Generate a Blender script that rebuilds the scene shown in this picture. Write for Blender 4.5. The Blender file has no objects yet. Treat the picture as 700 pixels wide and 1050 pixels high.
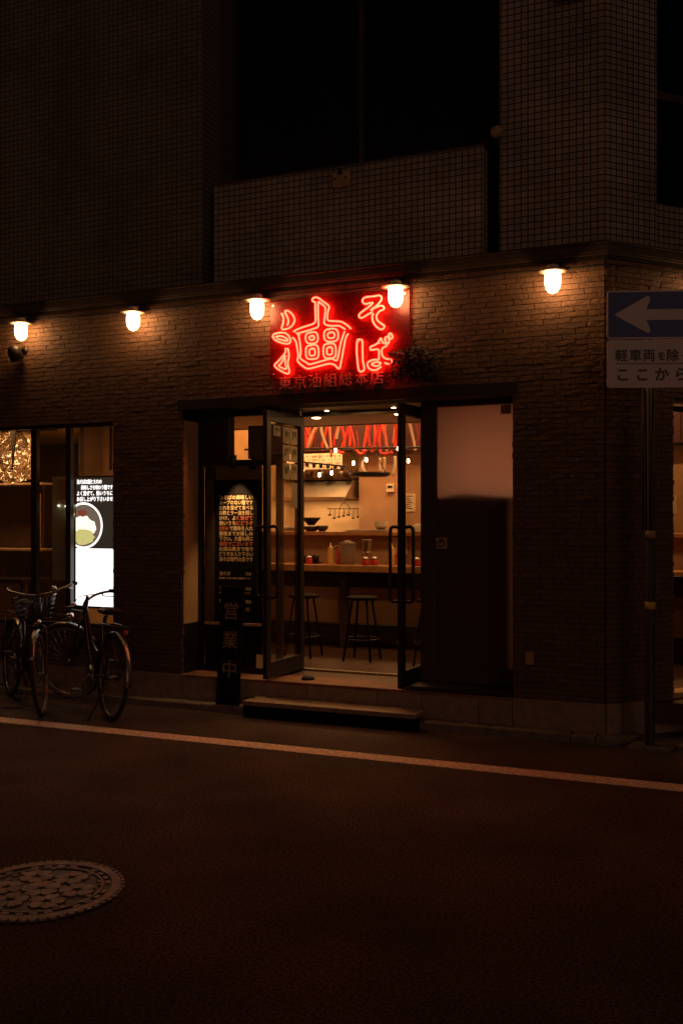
import bpy, math, random
from mathutils import Vector, Matrix, Euler
random.seed(7)
sc = bpy.context.scene
COL = sc.collection
PI = math.pi
R = math.radians
NEON= [[[-0.489,3.207],[-0.471,3.173],[-0.473,3.128],[-0.486,3.083],[-0.446,3.078],[-0.402,3.095],[-0.373,3.135],[-0.385,3.181],[-0.426,3.219],[-0.457,3.219],[-0.437,3.175],[-0.426,3.139],[-0.437,3.103]],[[-0.569,3.03],[-0.547,2.999],[-0.491,2.972],[-0.43,2.96],[-0.408,2.979],[-0.419,3.014],[-0.452,3.045],[-0.502,3.052],[-0.552,3.046],[-0.567,3.03]],[[-0.541,3.023],[-0.491,3.025],[-0.441,3.001],[-0.435,2.984],[-0.491,2.995],[-0.53,3.01]],[[-0.452,2.927],[-0.457,2.888],[-0.513,2.831],[-0.549,2.799],[-0.53,2.772],[-0.48,2.74],[-0.43,2.722],[-0.419,2.746],[-0.433,2.806],[-0.422,2.865],[-0.433,2.926]],[[-0.457,2.868],[-0.491,2.81],[-0.513,2.791],[-0.48,2.769],[-0.446,2.762],[-0.455,2.808],[-0.457,2.853]],[[-0.382,3.053],[-0.336,3.073],[-0.259,3.09],[-0.2,3.107],[-0.189,3.145],[-0.192,3.224],[-0.194,3.269],[-0.216,3.28],[-0.214,3.3],[-0.178,3.307],[-0.13,3.273],[-0.076,3.229],[-0.085,3.186],[-0.087,3.123],[-0.033,3.109],[0.03,3.099],[0.083,3.065],[0.109,3.039]],[[-0.358,3.035],[-0.292,3.045],[-0.205,3.063],[-0.167,3.08],[-0.168,3.144],[-0.168,3.262],[-0.151,3.26],[-0.108,3.222],[-0.11,3.159],[-0.113,3.095],[-0.055,3.074],[0.009,3.069],[0.062,3.038]],[[-0.391,3.007],[-0.363,2.976],[-0.352,2.93],[-0.341,2.86],[-0.345,2.816],[-0.292,2.768],[-0.249,2.751],[-0.162,2.765],[-0.076,2.779],[-0.028,2.767],[0.011,2.735],[0.03,2.797],[0.052,2.903],[0.067,2.97],[0.088,3.002]],[[-0.341,3.029],[-0.327,2.968],[-0.319,2.889],[-0.323,2.839],[-0.27,2.801],[-0.238,2.785],[-0.14,2.803],[-0.055,2.817],[-0.012,2.8],[0.004,2.838],[0.025,2.934],[0.057,3.024]],[[-0.251,3.034],[-0.194,3.034],[-0.172,3.008],[-0.172,2.968],[-0.194,2.949],[-0.251,2.951],[-0.274,2.975],[-0.274,3.015],[-0.251,3.034]],[[-0.235,3.006],[-0.21,3.008],[-0.201,2.995],[-0.201,2.985],[-0.21,2.977],[-0.235,2.976],[-0.244,2.988],[-0.244,2.998],[-0.235,3.006]],[[-0.089,3.049],[-0.025,3.048],[0.001,3.019],[0.001,2.973],[-0.025,2.952],[-0.089,2.954],[-0.115,2.981],[-0.115,3.028],[-0.089,3.049]],[[-0.073,3.022],[-0.041,3.023],[-0.028,3.007],[-0.028,2.99],[-0.041,2.979],[-0.073,2.98],[-0.086,2.994],[-0.086,3.011],[-0.073,3.022]],[[-0.249,2.933],[-0.189,2.933],[-0.166,2.906],[-0.166,2.845],[-0.189,2.826],[-0.249,2.828],[-0.272,2.852],[-0.272,2.913],[-0.249,2.933]],[[-0.233,2.905],[-0.206,2.908],[-0.195,2.893],[-0.195,2.862],[-0.206,2.853],[-0.233,2.853],[-0.243,2.865],[-0.243,2.897],[-0.233,2.905]],[[-0.099,2.935],[-0.042,2.934],[-0.019,2.909],[-0.019,2.842],[-0.042,2.823],[-0.099,2.825],[-0.121,2.849],[-0.121,2.916],[-0.099,2.935]],[[-0.082,2.907],[-0.058,2.909],[-0.048,2.896],[-0.048,2.859],[-0.058,2.851],[-0.082,2.85],[-0.092,2.862],[-0.092,2.899],[-0.082,2.907]],[[0.277,3.172],[0.321,3.199],[0.357,3.234],[0.362,3.261],[0.345,3.275],[0.297,3.273],[0.237,3.272],[0.21,3.258],[0.21,3.233],[0.233,3.22],[0.269,3.225],[0.291,3.224],[0.261,3.197],[0.217,3.171],[0.18,3.144],[0.183,3.121],[0.205,3.116],[0.249,3.137],[0.287,3.152]],[[0.273,3.17],[0.313,3.185],[0.357,3.196],[0.381,3.183],[0.378,3.165],[0.345,3.153],[0.321,3.121],[0.329,3.087],[0.361,3.058],[0.386,3.038],[0.373,3.017],[0.349,3.018],[0.313,3.047],[0.291,3.086],[0.287,3.124],[0.299,3.14]],[[0.164,2.942],[0.184,2.95],[0.205,2.936],[0.207,2.864],[0.209,2.789],[0.221,2.721],[0.2,2.703],[0.175,2.716],[0.164,2.792],[0.158,2.868],[0.164,2.942]],[[0.337,2.915],[0.357,2.947],[0.373,2.913],[0.408,2.899],[0.397,2.881],[0.377,2.875],[0.365,2.854],[0.373,2.809],[0.401,2.788],[0.44,2.778],[0.44,2.756],[0.412,2.748],[0.389,2.759]],[[0.337,2.915],[0.313,2.902],[0.273,2.886],[0.277,2.863],[0.313,2.865],[0.341,2.859],[0.341,2.811],[0.337,2.785],[0.297,2.787],[0.253,2.771],[0.249,2.742],[0.273,2.714],[0.321,2.708],[0.361,2.731]],[[0.285,2.758],[0.321,2.767],[0.357,2.758],[0.329,2.737],[0.293,2.743],[0.285,2.758]],[[0.389,2.941],[0.408,2.955],[0.424,2.931],[0.42,2.906],[0.401,2.911],[0.389,2.941]],[[0.42,2.969],[0.436,2.979],[0.452,2.955],[0.444,2.937],[0.428,2.946],[0.42,2.969]]]
CORDS= [["r",2.95,[[-1.738,2.669],[-1.701,2.58],[-1.665,2.491]]],["r",3.08,[[-1.769,2.504],[-1.76,2.371]]],["c",3.21,[[-1.614,2.766],[-1.731,2.569],[-1.793,2.38]]],["p",3.34,[[-1.623,2.802],[-1.735,2.625],[-1.822,2.401]]],["c",2.95,[[-1.491,2.703],[-1.497,2.573],[-1.473,2.463],[-1.431,2.353]]],["c",3.08,[[-1.298,2.751],[-1.333,2.654],[-1.369,2.546],[-1.387,2.47]]],["r",3.21,[[-1.395,2.746],[-1.377,2.635],[-1.347,2.478],[-1.341,2.39]]],["r",3.34,[[-1.305,2.755],[-1.335,2.656],[-1.39,2.49],[-1.417,2.384]]],["r",2.95,[[-1.19,2.691],[-1.161,2.582],[-1.108,2.419],[-1.106,2.344]]],["d",3.08,[[-1.138,2.679],[-1.144,2.506]]],["r",3.21,[[-1.444,2.393],[-1.413,2.347],[-1.371,2.319],[-1.341,2.323]]],["d",3.34,[[-1.747,2.66],[-1.757,2.365]]],["d",2.95,[[-1.354,2.719],[-1.378,2.514],[-1.366,2.351]]],["r",2.95,[[-0.893,2.752],[-0.919,2.656],[-0.945,2.486],[-0.921,2.351]]],["r",3.08,[[-0.799,2.724],[-0.858,2.616],[-0.897,2.457],[-0.943,2.305]]],["r",3.21,[[-0.914,2.592],[-0.911,2.443],[-0.89,2.318]]],["p",3.34,[[-0.876,2.778],[-0.88,2.665],[-0.892,2.552],[-0.872,2.388],[-0.883,2.307]]],["r",2.95,[[-0.621,2.728],[-0.626,2.62],[-0.618,2.511],[-0.641,2.355]]],["r",3.08,[[-0.642,2.645],[-0.653,2.376]]],["c",3.21,[[-0.572,2.703],[-0.552,2.591],[-0.513,2.43],[-0.487,2.319]]],["r",3.34,[[-1.264,2.374],[-1.209,2.315],[-1.154,2.314],[-1.12,2.351]]],["r",2.95,[[-0.814,2.299],[-0.737,2.271],[-0.659,2.293]]],["c",3.08,[[-1.036,2.258],[-1.056,2.178],[-1.039,2.115],[-1.02,2.088]]],["c",3.21,[[-0.898,2.249],[-0.893,2.094]]],["c",3.34,[[-0.896,2.263],[-0.896,2.188],[-0.913,2.1]]],["c",2.95,[[-0.631,2.246],[-0.64,2.15],[-0.662,2.042]]],["d",3.08,[[-1.184,2.591],[-1.15,2.366]]]]
BULBS= [[-1.72,2.298],[-1.708,2.106],[-1.504,2.048],[-1.358,2.067],[-1.311,2.314],[-1.097,2.169],[-1.096,2.169],[-0.945,2.202],[-0.463,2.179],[-0.577,2.314]]
# ------------------------------------------------------------------ materials
def mat(name, color=(.5,.5,.5), rough=.6, metal=0, emit=None, es=1, var=0, vs=20, bump=0, bs=60, island=0, spec=.5, trans=0, coat=0):
    m = bpy.data.materials.new(name); m.use_nodes = True
    nt = m.node_tree; N = nt.nodes; L = nt.links
    b = N['Principled BSDF']
    b.inputs['Base Color'].default_value = (*color, 1); b.inputs['Roughness'].default_value = rough
    b.inputs['Metallic'].default_value = metal; b.inputs['Specular IOR Level'].default_value = spec
    b.inputs['Transmission Weight'].default_value = trans
    b.inputs['Coat Weight'].default_value = coat
    tc = N.new('ShaderNodeTexCoord')
    col = None
    if var or island:
        mx = N.new('ShaderNodeMixRGB'); mx.blend_type = 'MULTIPLY'; mx.inputs[0].default_value = 1
        mx.inputs[1].default_value = (*color, 1)
        if var:
            n = N.new('ShaderNodeTexNoise'); n.inputs['Scale'].default_value = vs; n.inputs['Detail'].default_value = 6
            L.new(tc.outputs['Object'], n.inputs['Vector'])
            r = N.new('ShaderNodeMapRange'); r.inputs['From Min'].default_value = .3; r.inputs['From Max'].default_value = .7
            r.inputs['To Min'].default_value = 1-var; r.inputs['To Max'].default_value = 1+var
            L.new(n.outputs['Fac'], r.inputs['Value']); L.new(r.outputs[0], mx.inputs[2]); last = mx
            L.new(mx.outputs[0], b.inputs['Base Color'])
        if island:
            g = N.new('ShaderNodeNewGeometry'); r2 = N.new('ShaderNodeMapRange')
            r2.inputs['To Min'].default_value = 1-island; r2.inputs['To Max'].default_value = 1+island
            L.new(g.outputs['Random Per Island'], r2.inputs['Value'])
            m2 = N.new('ShaderNodeMixRGB'); m2.blend_type = 'MULTIPLY'; m2.inputs[0].default_value = 1
            if var: L.new(mx.outputs[0], m2.inputs[1])
            else: m2.inputs[1].default_value = (*color, 1)
            L.new(r2.outputs[0], m2.inputs[2]); L.new(m2.outputs[0], b.inputs['Base Color'])
    if bump:
        n = N.new('ShaderNodeTexNoise'); n.inputs['Scale'].default_value = bs; n.inputs['Detail'].default_value = 8
        L.new(tc.outputs['Object'], n.inputs['Vector'])
        bp = N.new('ShaderNodeBump'); bp.inputs['Strength'].default_value = bump; bp.inputs['Distance'].default_value = .01
        L.new(n.outputs['Fac'], bp.inputs['Height']); L.new(bp.outputs[0], b.inputs['Normal'])
    if emit:
        b.inputs['Emission Color'].default_value = (*emit, 1); b.inputs['Emission Strength'].default_value = es
    return m

def glass_mat(name, tint=(.95,.95,.95), gloss=.1, rough=.02, film=0, filmcol=(.2,.1,.05), crinkle=0, shine=0):
    """thin pane: see-through with a clear reflection and an optional faint dusty film"""
    m = bpy.data.materials.new(name); m.use_nodes = True
    nt = m.node_tree; N = nt.nodes; L = nt.links
    N.remove(N['Principled BSDF'])
    out = N['Material Output']
    t = N.new('ShaderNodeBsdfTransparent'); t.inputs[0].default_value = (*tint, 1)
    g = N.new('ShaderNodeBsdfGlossy'); g.inputs['Roughness'].default_value = rough
    if crinkle:
        tc = N.new('ShaderNodeTexCoord'); vo = N.new('ShaderNodeTexVoronoi'); vo.inputs['Scale'].default_value = 16; vo.feature = 'SMOOTH_F1'; vo.inputs['Smoothness'].default_value = .25
        L.new(tc.outputs['Object'], vo.inputs['Vector']); bp = N.new('ShaderNodeBump'); bp.inputs['Strength'].default_value = 1; bp.inputs['Distance'].default_value = crinkle
        L.new(vo.outputs['Distance'], bp.inputs['Height']); L.new(bp.outputs[0], g.inputs['Normal'])
    f = N.new('ShaderNodeFresnel'); ge = N.new('ShaderNodeNewGeometry'); ir = N.new('ShaderNodeMapRange')
    ir.inputs['To Min'].default_value = 1.5; ir.inputs['To Max'].default_value = 1/1.5   # same reflection on both sides of the pane
    L.new(ge.outputs['Backfacing'], ir.inputs['Value']); L.new(ir.outputs[0], f.inputs[0])
    mx = N.new('ShaderNodeMixShader')
    L.new(f.outputs[0], mx.inputs[0]); L.new(t.outputs[0], mx.inputs[1]); L.new(g.outputs[0], mx.inputs[2])
    last = mx
    if shine:
        m4 = N.new('ShaderNodeMixShader'); m4.inputs[0].default_value = shine; L.new(mx.outputs[0], m4.inputs[1]); L.new(g.outputs[0], m4.inputs[2]); mx = m4; last = m4
    if film:
        d = N.new('ShaderNodeBsdfDiffuse'); d.inputs[0].default_value = (*filmcol, 1)
        m3 = N.new('ShaderNodeMixShader'); m3.inputs[0].default_value = film
        L.new(mx.outputs[0], m3.inputs[1]); L.new(d.outputs[0], m3.inputs[2]); last = m3
    L.new(last.outputs[0], out.inputs[0])
    return m

def frosted_mat(name, col, mixd=.3):
    m = bpy.data.materials.new(name); m.use_nodes = True
    nt = m.node_tree; N = nt.nodes; L = nt.links
    N.remove(N['Principled BSDF'])
    t = N.new('ShaderNodeBsdfTranslucent'); t.inputs[0].default_value = (*col, 1)
    d = N.new('ShaderNodeBsdfPrincipled'); d.inputs['Base Color'].default_value = (*[c*.5 for c in col], 1); d.inputs['Roughness'].default_value = .35
    mx = N.new('ShaderNodeMixShader'); mx.inputs[0].default_value = mixd
    L.new(t.outputs[0], mx.inputs[1]); L.new(d.outputs[0], mx.inputs[2]); L.new(mx.outputs[0], N['Material Output'].inputs[0])
    return m

def tile_mat(name, c1, c2, mortar, w, h, joint, offset=0., rough=.35, bumpd=.004, rot=None):
    """square mosaic, joints and tile tone from a brick texture laid on the wall"""
    m = bpy.data.materials.new(name); m.use_nodes = True
    nt = m.node_tree; N = nt.nodes; L = nt.links
    b = N['Principled BSDF']; b.inputs['Roughness'].default_value = rough
    uv = N.new('ShaderNodeUVMap')
    br = N.new('ShaderNodeTexBrick'); br.offset = offset; br.squash = 1
    br.inputs['Color1'].default_value = (*c1, 1); br.inputs['Color2'].default_value = (*c2, 1); br.inputs['Mortar'].default_value = (*mortar, 1)
    br.inputs['Scale'].default_value = 1; br.inputs['Mortar Size'].default_value = joint
    br.inputs['Brick Width'].default_value = w; br.inputs['Row Height'].default_value = h; br.inputs['Mortar Smooth'].default_value = .1
    L.new(uv.outputs[0], br.inputs['Vector'])
    n = N.new('ShaderNodeTexNoise'); n.inputs['Scale'].default_value = 1.7; n.inputs['Detail'].default_value = 5
    L.new(uv.outputs[0], n.inputs['Vector'])
    r = N.new('ShaderNodeMapRange'); r.inputs['From Min'].default_value = .3; r.inputs['From Max'].default_value = .7
    r.inputs['To Min'].default_value = .7; r.inputs['To Max'].default_value = 1.25
    L.new(n.outputs['Fac'], r.inputs['Value'])
    mx = N.new('ShaderNodeMixRGB'); mx.blend_type = 'MULTIPLY'; mx.inputs[0].default_value = 1
    L.new(br.outputs['Color'], mx.inputs[1]); L.new(r.outputs[0], mx.inputs[2]); L.new(mx.outputs[0], b.inputs['Base Color'])
    bp = N.new('ShaderNodeBump'); bp.inputs['Strength'].default_value = 1; bp.inputs['Distance'].default_value = bumpd; bp.invert = True
    n2 = N.new('ShaderNodeTexNoise'); n2.inputs['Scale'].default_value = 9
    L.new(uv.outputs[0], n2.inputs['Vector'])
    ad = N.new('ShaderNodeMath'); ad.operation = 'MULTIPLY_ADD'; ad.inputs[1].default_value = -.5
    L.new(n2.outputs['Fac'], ad.inputs[0]); L.new(br.outputs['Fac'], ad.inputs[2])
    L.new(ad.outputs[0], bp.inputs['Height']); L.new(bp.outputs[0], b.inputs['Normal'])
    return m

M = {}
M['brick'] = mat('dark split brick', (.125,.067,.038), .72, var=.25, vs=30, bump=.8, bs=45, island=.12)
M['mortar'] = mat('dark mortar', (.05,.035,.025), .9)
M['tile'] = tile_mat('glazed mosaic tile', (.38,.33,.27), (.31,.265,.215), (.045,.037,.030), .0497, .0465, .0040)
M['tile_dim'] = tile_mat('shaded mosaic tile', (.21,.18,.145), (.175,.15,.12), (.045,.037,.030), .0497, .0465, .0040)  # same tile in a darker colour, standing in for weaker light at left
M['black'] = mat('black painted steel', (.018,.014,.012), .45, bump=.08, bs=20)
M['blackm'] = mat('matt black board', (.008,.006,.005), .8, var=.3, spec=.15)
M['sillstone'] = mat('worn brown threshold stone', (.24,.105,.05), .65, var=.35, vs=7, bump=.2, bs=40)
M['cornice'] = mat('dark brown sheet metal', (.055,.038,.028), .5, var=.3, vs=6, bump=.1, bs=8)
M['plinth'] = mat('brown stone plinth slab', (.30,.21,.15), .7, var=.25, vs=14, bump=.35, bs=50, island=.12)
M['conc'] = mat('worn kerb concrete', (.20,.155,.12), .85, var=.3, vs=12, bump=.5, bs=60)
M['chrome'] = mat('polished steel', (.6,.58,.55), .2, 1)
M['steel'] = mat('brushed steel', (.5,.45,.38), .35, 1, var=.1, vs=8)
M['wood'] = mat('oiled counter wood', (.50,.24,.085), .4, var=.25, vs=10, bump=.1, bs=15)
M['dwood'] = mat('dark stained wood', (.06,.035,.02), .5, var=.3, vs=9, bump=.15, bs=20)
M['plaster'] = mat('tan kitchen plaster', (.62,.38,.17), .7, var=.14, vs=4, bump=.1)
M['plaster2'] = mat('greyed tan panel', (.42,.25,.135), .6, var=.15, vs=3)
M['redwall'] = mat('dark red painted wall', (.045,.008,.006), .6, var=.3, vs=5)
M['ceil'] = mat('pale ceiling board', (.5,.36,.22), .7, var=.1)
M['floor'] = tile_mat('interior floor tile', (.10,.045,.022), (.085,.038,.019), (.03,.016,.01), .30, .30, .005, rough=.5, bumpd=.002)
M['globe'] = mat('lit lamp glass', (1,.9,.8), .3, emit=(1,.50,.19), es=30)
M['shade'] = mat('enamel lamp plate', (.75,.62,.48), .35)
M['neon'] = mat('lit neon tube', (1,.3,.2), .3, emit=(24,.50,.24), es=1.)
M['redac'] = glass_mat('clear red acrylic', (.72,.30,.3), film=.09, filmcol=(.45,.012,.03), rough=.42)
M['brass'] = mat('tarnished metal letters', (.36,.30,.24), .5, .3, var=.3, vs=40)
M['glass'] = glass_mat('window glass', (.93,.92,.9), film=.02)
M['glassd'] = mat('dark upper glazing', (.006,.006,.008), .08, spec=.35)
M['frost'] = frosted_mat('frosted film glass', (.90,.72,.74), .1)
M['screen'] = mat('lit poster white', (.9,.9,.9), .4, emit=(1,.96,.97), es=2.2)
M['cardpaper'] = frosted_mat('thin cream paper', (.95,.85,.6), .5)
M['paper'] = mat('cream menu paper', (.75,.62,.42), .8, var=.1, vs=30)
M['paper_glow'] = mat('menu paper with added glow', (.8,.6,.35), .7, emit=(1,.55,.2), es=.55, var=.2)  # glow put into the paper imitates warm light falling on it
M['ink'] = mat('black ink', (.015,.012,.01), .7)
M['inkred'] = mat('red ink', (.5,.07,.03), .7)
M['chalk'] = mat('cream painted lettering', (.80,.56,.28), .75)
M['orange'] = mat('orange painted lettering', (.62,.16,.06), .75)
M['tan'] = mat('faded gold brush lettering', (.34,.22,.13), .7, var=.3, vs=40)
M['cord_red'] = mat('red fabric cord', (.85,.06,.03), .5)
M['cord_cream'] = mat('cream fabric cord', (.95,.72,.42), .5)
M['cord_pink'] = mat('faded pink cord', (.8,.25,.15), .5)
M['cord_dark'] = mat('dark red cord', (.25,.03,.02), .6)
M['bulb'] = mat('lit filament bulb', (1,.8,.5), .3, emit=(1,.62,.28), es=26)
M['rubber'] = mat('black rubber', (.02,.02,.02), .7)
M['bikeblack'] = mat('dark bike paint', (.03,.03,.032), .3, .3)
M['bikesil'] = mat('bike aluminium', (.26,.25,.24), .38, 1)
M['tanwall'] = mat('tan tyre wall', (.32,.2,.1), .7)
M['signblue'] = mat('traffic sign blue', (.03,.075,.26), .5)
M['signwhite'] = mat('traffic sign white', (.72,.64,.58), .5, var=.06, vs=5)
M['signink'] = mat('traffic sign black lettering', (.02,.018,.018), .5)
M['pole'] = mat('galvanised pole paint', (.05,.038,.034), .6, .1, var=.2)
M['line'] = mat('worn white road paint', (.85,.70,.55), .75, var=.35, vs=38, bump=.4, bs=120)
M['iron'] = mat('cast iron', (.085,.075,.068), .5, .55, var=.3, vs=60, bump=.3, bs=200)
M['ironhi'] = mat('worn cast iron relief', (.26,.21,.18), .5, .35, var=.45, vs=14, bump=.3, bs=200)
M['yellow'] = mat('yellow plastic sauce', (.80,.50,.12), .4)
M['redp'] = mat('red plastic', (.6,.04,.02), .4)
M['plastic'] = glass_mat('crumpled clear plastic', (.85,.8,.7), film=.16, filmcol=(.8,.55,.3), rough=.16, crinkle=.05, shine=.45)
M['clear'] = glass_mat('clear jug plastic', (.8,.75,.68), film=.25, filmcol=(.7,.6,.45), rough=.05)
M['grey'] = mat('greenish grey board', (.5,.46,.28), .5, var=.2, vs=3)
M['tanpaint'] = mat('tan paint', (.42,.28,.16), .6, var=.2)
M['leaf'] = mat('dried dark leaves', (.035,.025,.018), .8, island=.5)
M['noodle'] = mat('noodle print', (.5,.6,.2), .5, emit=(.72,.66,.25), es=1.1, var=.5, vs=90)
M['egg'] = mat('pale topping print', (.9,.9,.8), .5, emit=(1,.93,.80), es=1.6, var=.1, vs=40)
M['chili'] = mat('red topping print', (.6,.2,.1), .5, emit=(.5,.12,.08), es=.5)
M['bowlin'] = mat('dark broth print', (.1,.08,.07), .5, emit=(.16,.12,.09), es=1.2)
M['posterdark'] = mat('dark backlit poster print', (.02,.02,.018), .4, emit=(.030,.024,.018), es=1)
M['sauce'] = mat('dark jar', (.05,.02,.012), .3)

# asphalt
def asphalt():
    m = mat('asphalt', (.06,.05,.045), .85, spec=.25)
    nt = m.node_tree; N = nt.nodes; L = nt.links; b = N['Principled BSDF']; tc = N['Texture Coordinate']
    v = N.new('ShaderNodeTexVoronoi'); v.inputs['Scale'].default_value = 140
    n = N.new('ShaderNodeTexNoise'); n.inputs['Scale'].default_value = 75; n.inputs['Detail'].default_value = 5
    n2 = N.new('ShaderNodeTexNoise'); n2.inputs['Scale'].default_value = 1.3; n2.inputs['Detail'].default_value = 6
    for k in (v, n, n2): L.new(tc.outputs['Object'], k.inputs['Vector'])
    r = N.new('ShaderNodeValToRGB'); r.color_ramp.elements[0].position = .36; r.color_ramp.elements[1].position = .66
    r.color_ramp.elements[0].color = (.020,.015,.013,1); r.color_ramp.elements[1].color = (.17,.12,.095,1)
    L.new(n.outputs['Fac'], r.inputs[0])
    mr = N.new('ShaderNodeMapRange'); mr.inputs['From Min'].default_value = .3; mr.inputs['From Max'].default_value = .7
    mr.inputs['To Min'].default_value = .5; mr.inputs['To Max'].default_value = 1.3
    L.new(n2.outputs['Fac'], mr.inputs['Value'])
    mx = N.new('ShaderNodeMixRGB'); mx.blend_type = 'MULTIPLY'; mx.inputs[0].default_value = 1
    L.new(r.outputs[0], mx.inputs[1]); L.new(mr.outputs[0], mx.inputs[2]); L.new(mx.outputs[0], b.inputs['Base Color'])
    bp = N.new('ShaderNodeBump'); bp.inputs['Strength'].default_value = .8; bp.inputs['Distance'].default_value = .004
    L.new(v.outputs['Distance'], bp.inputs['Height']); L.new(bp.outputs[0], b.inputs['Normal'])
    return m
M['asphalt'] = asphalt()

# ------------------------------------------------------------------ mesh helpers
class MB:
    def __init__(s): s.v = []; s.f = []; s.sm = []; s.T = None
    def add(s, vs, fs, smooth=False):
        o = len(s.v)
        s.v += [tuple(s.T @ Vector(p)) if s.T is not None else tuple(p) for p in vs]
        s.f += [tuple(i+o for i in f) for f in fs]; s.sm += [smooth]*len(fs); return s
    def box(s, x0, x1, y0, y1, z0, z1):
        return s.add([(x,y,z) for x in (x0,x1) for y in (y0,y1) for z in (z0,z1)],
                     [(0,1,3,2),(4,6,7,5),(0,4,5,1),(2,3,7,6),(0,2,6,4),(1,5,7,3)])
    def prism(s, poly, y0, y1):            # poly in x,z
        n = len(poly)
        return s.add([(x,y0,z) for x,z in poly]+[(x,y1,z) for x,z in poly],
                     [tuple(range(n)), tuple(range(2*n-1,n-1,-1))]+[(i,n+i,n+(i+1)%n,(i+1)%n) for i in range(n)])
    def slab(s, poly, z0, z1):             # poly in x,y
        n = len(poly)
        return s.add([(x,y,z0) for x,y in poly]+[(x,y,z1) for x,y in poly],
                     [tuple(range(n-1,-1,-1)), tuple(range(n,2*n))]+[(i,(i+1)%n,n+(i+1)%n,n+i) for i in range(n)])
    def tube(s, pts, r, n=8, closed=False):
        P = [Vector(p) for p in pts]
        if closed and (P[0]-P[-1]).length < 1e-6: P = P[:-1]
        rs = r if isinstance(r, (list, tuple)) else [r]*len(P)
        m = len(P); vs = []; up = None
        for i in range(m):
            if closed: t = P[(i+1)%m]-P[i-1]
            else: t = P[min(i+1,m-1)]-P[max(i-1,0)]
            if t.length < 1e-9: t = Vector((0,0,1))
            t.normalize()
            if up is None: up = t.orthogonal().normalized()
            up = (up - t*up.dot(t))
            up = up.normalized() if up.length > 1e-6 else t.orthogonal().normalized()
            w = t.cross(up)
            for k in range(n):
                a = 2*PI*k/n; vs.append(P[i]+(up*math.cos(a)+w*math.sin(a))*rs[i])
        fs = []
        for i in range(m if closed else m-1):
            j = (i+1) % m
            for k in range(n): fs.append((i*n+k, i*n+(k+1)%n, j*n+(k+1)%n, j*n+k))
        s.add([tuple(v) for v in vs], fs, True)
        if not closed:
            o = len(s.v)-len(vs); s.f += [tuple(o+k for k in range(n-1,-1,-1)), tuple(o+(m-1)*n+k for k in range(n))]; s.sm += [False, False]
        return s
    def lathe(s, prof, c=(0,0,0), n=20, axis='z'):
        vs = []
        for r, h in prof:
            for k in range(n):
                a = 2*PI*k/n; x, y = r*math.cos(a), r*math.sin(a)
                vs.append((c[0]+x, c[1]+y, c[2]+h) if axis == 'z' else ((c[0]+x, c[1]+h, c[2]+y) if axis == 'y' else (c[0]+h, c[1]+x, c[2]+y)))
        m = len(prof)
        fs = [(i*n+k, i*n+(k+1)%n, (i+1)*n+(k+1)%n, (i+1)*n+k) for i in range(m-1) for k in range(n)]
        s.add(vs, fs, True)
        return s
    def ring(s, c, R_, r, n=40, k=6, axis='y', squash=1):
        pts = []
        for i in range(n):
            a = 2*PI*i/n; x, z = R_*math.cos(a), R_*math.sin(a)
            pts.append((c[0]+x, c[1], c[2]+z) if axis == 'y' else (c[0]+x, c[1]+z, c[2]))
        return s.tube(pts, r, k, True)
    def wallface(s, pts): return s.add(pts, [tuple(range(len(pts)))])
    def build(s, name, m, parent=None, bevel=0, uv=None):
        org = Vector(parent['_o']) if parent is not None and '_o' in parent else (Vector(s.org) if hasattr(s, 'org') else Vector((0,0,0)))
        me = bpy.data.meshes.new(name)
        me.from_pydata([tuple(Vector(v)-org) for v in s.v], [], s.f)
        me.polygons.foreach_set('use_smooth', s.sm)
        me.validate(); 
        if uv:
            u = me.uv_layers.new(name='UVMap')
            for l in me.loops:
                p = me.vertices[l.vertex_index].co + org; u.data[l.index].uv = uv(p)
        me.update()
        me.materials.append(M[m] if isinstance(m, str) else m)
        o = bpy.data.objects.new(name, me); COL.objects.link(o)
        if parent is not None:
            o.parent = parent
            o['_o'] = tuple(org)
        else: o.location = org
        if bevel:
            b = o.modifiers.new('edge', 'BEVEL'); b.width = bevel; b.segments = 2; b.limit_method = 'ANGLE'; b.harden_normals = False
        if any(s.sm):
            for e in me.edges: pass
        return o

def fixnormals(o):
    import bmesh
    bm = bmesh.new(); bm.from_mesh(o.data); bmesh.ops.recalc_face_normals(bm, faces=bm.faces); bm.to_mesh(o.data); bm.free()

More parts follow.
